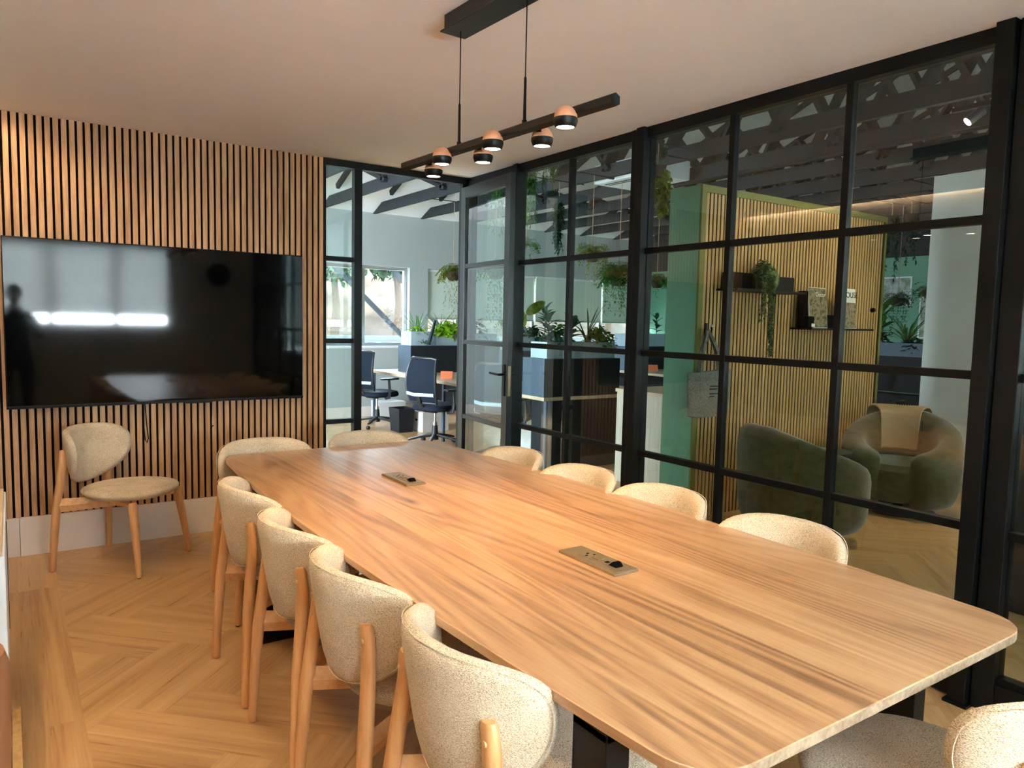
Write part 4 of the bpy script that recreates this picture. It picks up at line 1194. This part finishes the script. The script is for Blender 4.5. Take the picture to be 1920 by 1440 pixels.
archive_box(4.62, 8.72, radians(4), 'white archive box under the desk next to the black bin')
archive_box(4.62, 10.02, radians(0), 'white archive box against the far wall under the bare window')
def bin_():
    root = thing('waste_bin', 'black rectangular waste bin beside the white archive box', 'bin', (4.24, 8.78, 0))
    m = MB(); b, t_ = (.095, .13), (.115, .155)
    def ring(w, z, k=1): return [(-w[0], -w[1], z), (w[0], -w[1], z), (w[0], w[1], z), (-w[0], w[1], z)]
    ins = (.107, .147)
    vs = ring(b, 0)+ring(t_, .31)+ring(ins, .31)+ring((.088, .123), .01)
    fs = [(3, 2, 1, 0)]+[(i, (i+1) % 4, (i+1) % 4+4, i+4) for i in range(4)]+[(i+4, (i+1) % 4+4, (i+1) % 4+8, i+8) for i in range(4)]+[(i+8, (i+1) % 4+8, (i+1) % 4+12, i+12) for i in range(4)]+[(12, 13, 14, 15)]
    m.add(vs, fs); m.build('bin_body', M['bin'], root, smooth=False)
bin_()
def pale_cabinet():
    root = thing('ribbed_cabinet', 'pale ribbed plywood cabinet beside the sage green wall end', 'cabinet', (4.69, 4.18, 0))
    MB().box(0, .9, 0, .95, 0, .84).build('body', M['pale_ply'], root, smooth=False)
    MB().box(-.012, .912, -.01, .962, .84, .87).build('top', M['desk'], root, smooth=False)
pale_cabinet()
def bottle():
    o = MB().lathe([(.001, 0), (.04, 0), (.042, .01), (.042, .16), (.018, .21), (.015, .25), (.017, .25), (.017, .27), (.001, .27)], 20, cap=False).build('water_bottle', M['planter'], loc=(5.10, 4.40, .87)); tag(o, 'pale blue bottle on the ribbed cabinet against the green wall end', 'bottle')
bottle()
# pictures on the green wall
def picture(y, z, w, h, label, cover):
    root = thing('framed_picture', label, 'picture', (10.2, y, z), 0, 'framed pictures on the green wall')
    m = MB(); t = .018
    m.box(-.02, 0, -w/2, w/2, 0, t); m.box(-.02, 0, -w/2, w/2, h-t, h); m.box(-.02, 0, -w/2, -w/2+t, t, h-t); m.box(-.02, 0, w/2-t, w/2, t, h-t)
    m.build('frame', M['white_box'], root, smooth=False)
    MB().box(-.012, 0, -w/2+t, w/2-t, t, h-t).build('print', cover, root, smooth=False)
M['print'] = mat_cover('grey_landscape_print', [srgb(120,120,116), srgb(170,172,168), srgb(96,120,80), srgb(198,186,160)], 5, .6)
picture(5.66, 1.80, .66, .40, 'white framed landscape picture on the green wall behind hanging vines', M['print'])
picture(4.96, 1.36, .50, .56, 'white framed upright picture on the green wall, lower right', M['print'])

# track spots over the lounge
def track():
    root = thing('track_light', 'black ceiling spotlights shining over the armchairs', 'spotlight', (5.80, 2.52, 3.04))
    MB().box(-.02, .02, -.3, .3, .03, .06).build('track', M['black'], root, smooth=False)
    for k, (x, y, tx, ty, tz) in enumerate(((-.05, .11, -.45, .45, -.55), (.03, -.02, -.3, -.35, -.8), (.10, -.12, .55, .1, -.65))):
        d = Vector((tx, ty, tz)).normalized(); p = Vector((x, y, -.03))
        h = MB().tube([p-d*.05, p+d*.075], .035, 18).build('spot_head', M['chairplastic'], root)
        MB().tube([p+d*.0755, p+d*.077], .030, 18).build('lamp_face', M['spot_glow'], h)
        MB().tube([(x*.3, y, .03), tuple(p)], .008, 8).build('stem', M['black'], h)
track()
light('booth_spot', 'SPOT', (5.78, 2.62, 3.04), 125, (1, .84, .60), to=(5.1, 3.8, 1.45), spot_size=radians(110), spot_blend=.8, shadow_soft_size=.03)
light('lounge_spot', 'SPOT', (5.75, 2.45, 2.90), 24, (1, .82, .55), to=(5.3, 1.9, 0), spot_size=radians(95), spot_blend=.8, shadow_soft_size=.04)
light('wall_spot', 'SPOT', (5.85, 2.40, 2.90), 120, (1, .82, .50), to=(7.6, .6, 1.7), spot_size=radians(85), spot_blend=.9, shadow_soft_size=.04)

def ac_unit():
    root = thing('air_conditioner', 'white ceiling air conditioner cassette with dark slots between the trusses', 'air conditioner', (5.68, 5.95, 2.99))
    MB().box(-.30, .30, -.42, .42, 0, .20).build('housing', M['white_box'], root, smooth=False, bevel=.01)
    for s in (-.21, -.15): MB().box(s-.012, s+.012, -.34, .34, -.002, .001).build('slot', M['ink'], root, smooth=False)
ac_unit()
def conduit(pts, r, label):
    o = MB().tube(pts, r, 8).build('ceiling_conduit', M['black']); tag(o, label, 'pipe', 'dark conduits laid over the trusses')
for k, (dx, z, l) in enumerate(((0, 3.17, 'lowest'), (.07, 3.18, 'second'), (.15, 3.165, 'third'), (.21, 3.175, 'outermost'))):
    conduit([(6.62+dx, 0, z), (6.60+dx, 3, z+.01), (6.62+dx, 6.5, z)], .016 if k % 2 else .03, 'dark conduit run along the roof trusses over the lounge, '+l+' of four')
o = MB().box(-.09, .09, -.9, .9, 0, .10).build('cable_tray', M['ink'], loc=(6.55, 2.1, 3.20), smooth=False, bevel=.01); tag(o, 'black cable tray hung under the trusses over the lounge', 'cable tray')
# ------------------------------------------------------------------ plants
def leaf(m, base, d, up, L, w, bend=.3, n=5, pt=1.0, fold=.15):
    """one leaf blade as a bent strip with a mid rib fold"""
    d = Vector(d).normalized(); up = Vector(up); side = d.cross(up)
    if side.length < 1e-3: side = d.cross(Vector((1, .2, 0)))
    side.normalize(); up = side.cross(d).normalized(); p = Vector(base); o = []
    for i in range(n+1):
        t = i/n; ww = w*(sin(pi*min(1, (t**.8)*.94+.06))**pt if t < 1 else 0.0)
        ang = -bend*t; q = p + d*(L*t*cos(ang*.6)) + up*(L*t*sin(ang))
        o += [q-side*ww/2+up*ww*fold, q, q+side*ww/2+up*ww*fold]
    fs = []
    for i in range(n):
        a = i*3; fs += [(a, a+1, a+4, a+3), (a+1, a+2, a+5, a+4)]
    m.add(o, fs)
def rd(a, b): return rnd.uniform(a, b)
def fol(m, mat, root, name='foliage'):
    o = m.build(name, mat, root, angle=180); return o
def rod(root, x, z):
    # thin rod hung under two neighbouring trusses, carrying the cord
    k = math.floor((x-2.943)/.787); xa = 2.943+.787*k-.04-x; xb = xa+.787+.08
    MB().tube([(xa, 0, 3.004-z), (xb, 0, 3.004-z)], .006, 6).build('support_rod', M['truss'], root)
def hang_fern(x, y, z, r, drop, label, n=120, mat='leaf_mid', cord_top=3.02, basket=True, strands=0):
    """ball shaped hanging plant with arching and drooping fronds"""
    root = thing('hanging_plant', label, 'hanging plant', (x, y, z), 0, 'hanging plants in the office')
    if basket: MB().lathe([(.001, -.10*r/.2), (.05*r/.2, -.095*r/.2), (.085*r/.2, -.04*r/.2), (.09*r/.2, 0), (.08*r/.2, .005)], 16, cap=False).build('pot', M['basket'], root)
    MB().tube([(0, 0, 0), (0, 0, 3.0-z)], .004, 6).build('cord', M['cord'], root); rod(root, x, z)
    m = MB()
    for k in range(n):
        a = rd(0, 2*pi); el = rd(-.1, 1.2); L = r*rd(.6, 1.15)
        p = Vector((0, 0, .0)); d = Vector((cos(a)*cos(el), sin(a)*cos(el), sin(el)))
        seg = 7; q = p
        for i in range(seg):
            d = (d+Vector((0, 0, -.34))).normalized() if i > 1 else d
            q2 = q+d*(L/seg)
            s = d.cross(Vector((0, 0, 1)));
            if s.length < .01: s = Vector((1, 0, 0))
            s.normalize()
            for sg in (-1, 1): leaf(m, q2, d*.5+s*sg+Vector((0, 0, rd(-.2, .2))), (0, 0, 1), r*rd(.16, .26), r*.075, .3, 2)
            q = q2
    for k in range(strands):
        a = rd(0, 2*pi); q = Vector((cos(a), sin(a), 0))*r*rd(.2, .6); L = drop*rd(.5, 1)
        s = int(L/.035)
        for i in range(s):
            q = q+Vector((rd(-.008, .008), rd(-.008, .008), -.035))
            for _ in range(2): leaf(m, q, (rd(-1, 1), rd(-1, 1), rd(-.8, .3)), (0, 0, 1), .05, .011, .2, 2)
    fol(m, M[mat], root); return root
def vine(x, y, z, w, drop, label, n=14, mat='leaf_mid', lw=.016, ll=.05, top=None, round_=False, pot=True, group='trailing vines in the office'):
    root = thing('trailing_vine', label, 'hanging plant', (x, y, z), 0, group)
    if pot: MB().lathe([(.001, 0), (.05, 0), (.075, .09), (.07, .09)], 14, cap=False).build('pot', M['basket'], root)
    MB().tube([(0, 0, .04), (0, 0, 3.004-z)], .004, 6).build('cord', M['cord'], root); rod(root, x, z)
    m = MB(); st = MB()
    for k in range(n):
        a = rd(0, 2*pi); q = Vector((cos(a)*w*rd(.1, 1), sin(a)*w*rd(.1, 1), .1 if pot else 0)); L = drop*rd(.45, 1)
        q0 = Vector((0, 0, .1)) if pot else q.copy(); pts = [q0]
        while q.z > .1-L:
            q = q+Vector((rd(-.012, .012), rd(-.012, .012), -ll*.7)); pts.append(q.copy())
            for _ in range(3):
                leaf(m, q, (rd(-1, 1), rd(-1, 1), rd(-1.1, .2)), (0, 0, 1), ll*rd(.7, 1.2), lw*rd(.8, 1.3), .25, 2 if not round_ else 3)
        if len(pts) > 1: st.tube(pts, .002, 4)
    fol(m, M[mat], root); st.build('stems', M[mat], root); return root
def grassy(x, y, z, h, label, n=26, mat='leaf_mid', w=.014):
    root = thing('grassy_plant', label, 'plant', (x, y, z), 0, 'plants in the planter boxes'); m = MB()
    for k in range(n):
        a = rd(0, 2*pi); e = rd(.7, 1.45)
        leaf(m, (rd(-.02, .02), rd(-.02, .02), 0), (cos(a)*cos(e), sin(a)*cos(e), sin(e)), (cos(a)*-.5, sin(a)*-.5, 1), h*rd(.7, 1.15), w*rd(.8, 1.2), rd(.1, .7), 7, .6)
    fol(m, M[mat], root); return root
def bushy(x, y, z, r, h, label, n=120, mat='leaf_lime', L=.06, w=.05, name='leafy_plant'):
    root = thing(name, label, 'plant', (x, y, z), 0, 'plants in the planter boxes'); m = MB(); st = MB()
    for k in range(n):
        a = rd(0, 2*pi); e = rd(-.35, 1.5); q = Vector((cos(a)*cos(e)*r*rd(.4, 1), sin(a)*cos(e)*min(r, .16)*rd(.4, 1), max(-.10, sin(e)*h*rd(.4, 1))))
        leaf(m, q, (cos(a)*rd(.3, 1), sin(a)*rd(.3, 1), rd(-.5, .6)), (rd(-.4, .4), rd(-.4, .4), 1), L*rd(.7, 1.3), w*rd(.8, 1.2), rd(.1, .6), 4, .7)
        if k % 4 == 0: st.tube([(0, 0, 0), tuple(q)], .0025, 4)
    fol(m, M[mat], root); st.build('stems', M['leaf_dark'], root); return root
def rubber(x, y, z, h, label, n=14, mat='leaf_red', L=.14, w=.06, name='rubber_plant', lean=.0):
    root = thing(name, label, 'plant', (x, y, z), 0, 'plants in the planter boxes'); m = MB()
    MB().tube([(0, 0, 0), (lean*.3, 0, h*.5), (lean, 0, h)], [.007, .006, .004], 8).build('stem', M['leaf_dark'], root)
    for k in range(n):
        t = .25+.75*k/(n-1); a = k*2.4+rd(-.3, .3); e = .25+.9*t
        leaf(m, (lean*t, 0, h*t), (cos(a)*cos(e), sin(a)*cos(e), sin(e)), (0, 0, 1), L*rd(.8, 1.15), w*rd(.85, 1.15), rd(.2, .6), 6, .55)
    fol(m, M[mat], root); return root
def banana(x, y, z, label):
    root = thing('broad_leaf_plant', label, 'plant', (x, y, z), 0, 'plants in the planter boxes')
    m = MB(); st = MB()
    for (dx, dz, L, w, sx, sz) in ((.10, .30, .36, .13, .85, .55), (-.06, .22, .34, .15, -.25, 1.0), (-.02, .12, .28, .17, .25, .9), (-.12, .1, .2, .1, -.8, .6), (.12, .06, .22, .12, .9, .3)):
        b = Vector((dx, rd(-.04, .04), dz)); st.tube([(0, 0, 0), (dx*.4, 0, dz*.6), tuple(b)], .007, 6)
        leaf(m, b, (sx, rd(-.15, .15), sz), (-.2, -1, .4), L, w, .25, 8, .6, .08)
    fol(m, M['leaf_olive'], root); st.build('stems', M['leaf_mid'], root); return root

# plants along the far window (short + long planter)
zt = ZP+.15
grassy(4.66, 9.20, zt, .42, 'wispy grass plant in the short planter near the bare window', 22)
bushy(4.68, 9.20, zt, .17, .12, 'mixed green ivy in the short planter near the bare window', 90, 'leaf_lime', .05, .035)
bushy(4.68, 8.99, zt-.12, .13, .06, 'thin flowering sprigs hanging in front of the short planter', 40, 'leaf_bead', .03, .014)
grassy(5.02, 9.22, zt, .45, 'arching grass plant above the lime foliage', 20)
bushy(5.15, 9.14, zt, .27, .17, 'bright lime leafed plant spilling over the long planter', 260, 'leaf_lime', .085, .075)
rubber(5.38, 9.22, zt, .38, 'bronze leafed rubber plant beside the door edge', 14)
bushy(5.62, 9.2, zt, .22, .22, 'dark green leafy plant behind the open door', 90, 'leaf_dark', .09, .05)
# middle planter
banana(5.22, 7.53, zt, 'tall olive paddle leafed plant seen above the middle planter')
rubber(5.62, 7.53, zt, .34, 'dark rubber plant right of the paddle leafed plant', 14, 'leaf_dark', .15, .07)
bushy(5.36, 7.5, zt, .22, .16, 'dark ivy filling the middle planter', 120, 'leaf_dark', .07, .05)
bushy(5.78, 7.48, zt, .16, .20, 'mid green shrub at the right end of the middle planter', 90, 'leaf_mid', .08, .055)
# near planter
rubber(4.74, 5.90, zt, .20, 'heart leafed dark plant in the near planter', 10, 'leaf_dark', .15, .11, 'heart_leaf_plant')
grassy(4.95, 5.90, zt, .38, 'stiff sword leafed plant in the near planter', 12, 'leaf_dark', .020)
bushy(4.55, 5.90, zt, .20, .14, 'low dark ivy at the left end of the near planter', 90, 'leaf_dark', .06, .045)
bushy(5.08, 5.86, zt, .20, .18, 'yellow green pothos trailing over the near planter', 150, 'leaf_olive', .06, .045)
rubber(4.45, 5.90, zt, .26, 'upright dark calathea at the left end of the near planter', 10, 'leaf_dark', .13, .06, 'calathea')
# far bench planter
rubber(8.62, 8.83, zt, .42, 'thin rubber plant on the farther bench planter', 9, 'leaf_red', .16, .08)
rubber(8.9, 8.83, zt, .30, 'second thin rubber plant on the farther bench planter, right one', 8, 'leaf_dark', .15, .07)
bushy(8.45, 8.80, zt, .3, .1, 'trailing ivy on the farther bench planter', 120, 'leaf_mid', .06, .045)
# planter at the green wall
zg = 1.30
grassy(8.80, 4.62, zg, .50, 'spiky grass plant in front of the green wall', 26, 'leaf_mid', .02)
bushy(8.80, 5.0, zg, .16, .16, 'dark trailing plant at the left of the green wall planter', 110, 'leaf_dark', .08, .05)
bushy(8.74, 4.5, zg-.04, .14, .10, 'ivy spilling over the green wall planter', 90, 'leaf_dark', .06, .05)
rubber(8.80, 4.22, zg, .34, 'red leafed plant in front of the green wall', 14, 'leaf_red', .18, .09)
bushy(8.76, 4.25, zg, .14, .16, 'lime leafed plant below the red leaves at the green wall', 90, 'leaf_lime', .08, .06)
rubber(8.8, 4.92, zg, .40, 'tall paddle leafed plant beside the booth wall edge', 8, 'leaf_mid', .26, .10, 'paddle_leaf_plant')

# hanging plants, by where the photo shows them
hang_fern(4.83, 8.50, 2.10, .24, .8, 'bushy hanging fern beside the door hinge', 80, 'leaf_olive', strands=10)
vine(3.93, 5.58, 2.98, .10, .72, 'bright green vine hanging from a truss left of the glass mullion', 30, 'leaf_mid', .014, .06, pot=False)
vine(4.14, 5.50, 2.98, .06, .40, 'short green vine beside the bright green vine', 12, 'leaf_mid', .014, .05, pot=False)
vine(5.00, 6.50, 2.80, .055, .66, 'dark narrow vine column hanging left of the glass mullion', 24, 'leaf_dark', .016, .05, 3.0, pot=False)
hang_fern(5.067, 6.0, 2.20, .19, .35, 'round hanging basket plant in the centre of the partition', 75, 'leaf_olive', strands=9)
hang_fern(5.50, 6.05, 2.00, .25, .46, 'bright bushy hanging fern left of the thick post', 170, 'leaf_mid', strands=26)
hang_fern(7.034, 7.0, 2.05, .21, .3, 'small hanging basket plant right of the thick post', 90, 'leaf_mid', strands=6)
vine(4.60, 4.62, 2.72, .14, .36, 'broad leafed pothos hanging above the green wall end', 10, 'leaf_olive', .055, .07, 3.0, True)
vine(4.85, 4.9, 3.02, .16, .16, 'broad leafed pothos high on the truss by the thick post', 8, 'leaf_dark', .05, .07, None, True)
vine(4.12, 6.35, 2.85, .06, .60, 'feathery vine seen through the top pane of the door', 12, 'leaf_mid', .012, .05, 3.0)
hang_fern(4.45, 6.9, 2.05, .24, .9, 'trailing fern seen through the open door glass', 60, 'leaf_mid', strands=16)
hang_fern(4.05, 5.75, 2.18, .14, .2, 'small fern at the latch side of the door', 40, 'leaf_mid', strands=3, basket=False)
vine(8.9, 4.95, 2.75, .12, .85, 'long dark vine in front of the green wall', 12, 'leaf_dark', .02, .06, 3.0)
vine(8.9, 4.72, 2.75, .08, .60, 'thin dark vine in front of the green wall, right one', 6, 'leaf_dark', .02, .06, 3.0)
hang_fern(8.6, 4.30, 1.92, .18, .35, 'hanging basket fern at the white wall edge', 60, 'leaf_mid', strands=6)
hang_fern(8.4, 4.10, 2.40, .13, .2, 'small hanging plant high at the white wall edge', 30, 'leaf_olive', strands=3)
hang_fern(9.2, 4.98, 1.86, .20, .5, 'hanging fern in front of the landscape picture', 60, 'leaf_dark', strands=14)
# string of beads plant on the shelf
def shelf_plant():
    root = thing('bead_plant', 'grey green string plant trailing from the upper shelf', 'plant', (4.80, YS-.13, 1.752))
    MB().lathe([(.001, 0), (.05, 0), (.062, .10), (.055, .10), (.05, .085), (.001, .085)], 20, cap=False).build('pot', M['vase'], root)
    m = MB(); st = MB()
    for k in range(230):
        a = rd(0, 2*pi); e = rd(-.2, 1.5); r = .10*rd(.5, 1)
        leaf(m, (cos(a)*cos(e)*r, sin(a)*cos(e)*r*.8, .11+sin(e)*.12*rd(.5, 1)), (cos(a), sin(a), rd(-.5, 1)), (0, 0, 1), .028, .022, .3, 2, .5)
    for (x0, w, L, n) in ((.045, .030, .62, 7), (-.065, .022, .36, 4), (.02, .03, .3, 4)):
        for j in range(n):
            q = Vector((x0+rd(-w, w), -.045+rd(-.02, .02), .12)); end = .12-L*rd(.72, 1); pts = [Vector((x0*.3, 0, .10))]
            q.y = -.07
            while q.z > end:
                q = q+Vector((rd(-.004, .004), rd(-.002, .002), -.015)); pts.append(q.copy())
                for _ in range(2): leaf(m, q, (rd(-1, 1), rd(-1, .3), rd(-.8, .3)), (0, 0, 1), .024, .019, .3, 2, .5)
            st.tube(pts, .0015, 4)
    fol(m, M['leaf_bead'], root, 'beaded_leaves'); st.build('stems', M['leaf_bead'], root)
shelf_plant()

# ------------------------------------------------------------------ outdoors
def outside():
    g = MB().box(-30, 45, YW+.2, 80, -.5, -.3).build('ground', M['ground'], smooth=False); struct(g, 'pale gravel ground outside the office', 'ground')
    m = MB(); nx, ny = 60, 24; vs = []
    for j in range(ny+1):
        for i in range(nx+1):
            x = -25+65*i/nx; y = 19+26*j/ny; z = -.35+ (j/ny)**.8*7.5 + .5*sin(x*.9+y*.7)*min(1, j/4)+rd(-.12, .12)*min(1, j)
            vs.append((x, y, z))
    fs = [(j*(nx+1)+i, j*(nx+1)+i+1, (j+1)*(nx+1)+i+1, (j+1)*(nx+1)+i) for j in range(ny) for i in range(nx)]
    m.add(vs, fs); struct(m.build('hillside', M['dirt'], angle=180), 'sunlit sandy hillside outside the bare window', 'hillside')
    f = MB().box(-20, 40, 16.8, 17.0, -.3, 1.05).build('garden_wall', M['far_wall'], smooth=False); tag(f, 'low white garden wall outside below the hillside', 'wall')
    for k, (x, y, r, lab) in enumerate(((7.9, 21, 1.15, 'green tree on the hillside at the left of the bare window'), (10.1, 21.4, 1.1, 'green tree on the hillside at the right of the bare window'), (14.6, 22, 1.4, 'green tree on the hillside behind the first blinds'), (19.5, 22, 1.5, 'green tree on the hillside behind the last blinds'))):
        zb = -.35+((y-19)/26)**.8*7.5-.3
        root = thing('tree', lab, 'tree', (x, y, zb), 0, 'trees on the hillside outside')
        MB().tube([(0, 0, 0), (.1, 0, 1.5), (0, .1, 3.0)], [.16, .12, .08], 8).build('trunk', M['basket'], root)
        m = MB()
        for _ in range(900):
            a = rd(0, 2*pi); e = rd(-1.1, 1.5); rr = r*rd(.55, 1)
            leaf(m, (cos(a)*cos(e)*rr, sin(a)*cos(e)*rr, 3.0+sin(e)*rr*.8), (rd(-1, 1), rd(-1, 1), rd(-1, 1)), (rd(-1, 1), rd(-1, 1), 1), .26, .16, .3, 2, .6)
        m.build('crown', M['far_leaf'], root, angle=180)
    for k, (a, b, lab) in enumerate((((4.0, 12.2, 2.9), (7.52, 12.2, -.32), 'pale steel brace outside the bare window, lower one'), ((5.3, 12.4, 2.9), (8.30, 12.4, -.32), 'pale steel brace outside the bare window, upper one'))):
        o = MB().bar(a, b, .07, .07).build('steel_brace', M['far_steel'], smooth=False); tag(o, lab, 'brace', 'steel braces outside the window')
    MB()
outside()
# ------------------------------------------------------------------ person behind the camera (dark shape reflected in the television)
def person():
    root = thing('person', 'person in dark clothes standing behind the camera, holding up a phone', 'person', (.06, -.42, 0))
    M['skin'] = mat_plain('skin', srgb(150, 108, 84), .6, var=.04)
    M['dark_cloth'] = mat_plain('dark_navy_clothing', (.012, .014, .02), .9, var=.1, scale=20)
    M['hair'] = mat_plain('dark_hair', (.01, .008, .006), .6, var=.2, scale=60)
    def skin(name, verts, edges, radii, mat, sub=2):
        me = bpy.data.meshes.new(name); me.from_pydata(verts, edges, []); o = bpy.data.objects.new(name, me); COL.objects.link(o); o.parent = root
        md = o.modifiers.new('skin', 'SKIN'); md.use_smooth_shade = True
        for i, r in enumerate(radii):
            me.skin_vertices[0].data[i].radius = (r, r) if not isinstance(r, tuple) else r
        me.skin_vertices[0].data[0].use_root = True
        s_ = o.modifiers.new('sub', 'SUBSURF'); s_.levels = sub; s_.render_levels = sub
        me.materials.append(mat); return o
    V = [(0, 0, .93), (0, -.01, 1.10), (0, -.01, 1.27), (0, 0, 1.40), (0, .01, 1.50), (0, .025, 1.58)]
    R_ = [(.15, .11), (.135, .10), (.16, .11), (.15, .09), (.055, .055), (.05, .05)]
    Ed = [(0, 1), (1, 2), (2, 3), (3, 4), (4, 5)]
    for s in (-1, 1):
        b = len(V)
        V += [(s*.10, 0, .86), (s*.11, .02, .48), (s*.11, -.01, .09), (s*.12, .11, .035)]
        R_ += [.095, .062, .042, (.045, .028)]; Ed += [(0, b), (b, b+1), (b+1, b+2), (b+2, b+3)]
        b = len(V)
        V += [(s*.19, 0, 1.385), (s*.25, .05, 1.15), (s*.135, .25, 1.33), (s*.075, .31, 1.43)]
        R_ += [.062, .048, .036, .026]; Ed += [(3, b), (b, b+1), (b+1, b+2), (b+2, b+3)]
    skin('body', V, Ed, R_, M['dark_cloth'])
    # head with nose, brow, chin and ears
    m = MB(); nu, nv = 28, 20; vs = []
    for j in range(nv+1):
        ph = -pi/2+pi*j/nv
        for i in range(nu):
            t = 2*pi*i/nu; x = .073*cos(ph)*cos(t); y = .092*cos(ph)*sin(t); z = .115*sin(ph)
            if z < 0: x *= 1-.25*(-z/.115); 
            if y > 0:
                y += .018*math.exp(-((x/.014)**2+((z+.012)/.02)**2)) + .006*math.exp(-((x/.03)**2+((z+.055)/.012)**2)) - .010*math.exp(-(((abs(x)-.03)/.014)**2+((z-.012)/.012)**2))
            vs.append((x, y+.02, 1.66+z))
    fs = [(j*nu+i, j*nu+(i+1) % nu, (j+1)*nu+(i+1) % nu, (j+1)*nu+i) for j in range(nv) for i in range(nu)]
    m.add(vs, fs)
    for s in (-1, 1): m.lathe([(.001, -.006), (.018, -.005), (.022, 0), (.018, .006), (.001, .004)], 12, (s*.074, .015, 1.655), axis='X', cap=False)
    hd = m.build('head', M['skin'], root, angle=180)
    for s in (-1, 1): MB().lathe([(.001, -.008), (.007, -.005), (.009, 0), (.001, .004)], 12, (s*.030, .098, 1.672), axis='Y', cap=False).build('eye', M['ink'], hd)
    m = MB(); vs = []
    for j in range(11):
        ph = -.15+(pi/2+.15)*j/10
        for i in range(nu):
            t = 2*pi*i/nu; cut = .0 if sin(t) < .3 else .45*(sin(t)-.3)
            p_ = max(ph, cut*1.2); vs.append((.083*cos(p_)*cos(t), .103*cos(p_)*sin(t)+.015, 1.668+.125*sin(p_)))
    m.add(vs, [(j*nu+i, j*nu+(i+1) % nu, (j+1)*nu+(i+1) % nu, (j+1)*nu+i) for j in range(10) for i in range(nu)])
    m.build('hair', M['hair'], root, angle=180)
    for s in (-1, 1):
        hv = [(s*.075, .31, 1.43), (s*.066, .335, 1.455)]; he = [(0, 1)]; hr = [.022, (.026, .014)]
        for k, (dz, ln) in enumerate(((.030, .9), (.012, 1.0), (-.006, .95), (-.022, .8))):
            b = len(hv); hv += [(s*.060, .350, 1.462+dz), (s*(.058-.012*ln), .372, 1.464+dz), (s*(.050-.034*ln), .374, 1.463+dz)]; hr += [.0095, .0085, .007]; he += [(1, b), (b, b+1), (b+1, b+2)]
        b = len(hv); hv += [(s*.052, .335, 1.435), (s*.034, .348, 1.440)]; hr += [.011, .008]; he += [(0, b), (b, b+1)]
        skin('hand', hv, he, hr, M['skin'], 1)
    return root
person()
ph = MB().box(-.080, .080, -.0045, .0045, -.039, .039).build('mobile_phone', M['plastic'], loc=(.06, -.058, 1.467), smooth=False, bevel=.003)
tag(ph, 'dark phone held up by the person behind the camera', 'phone')
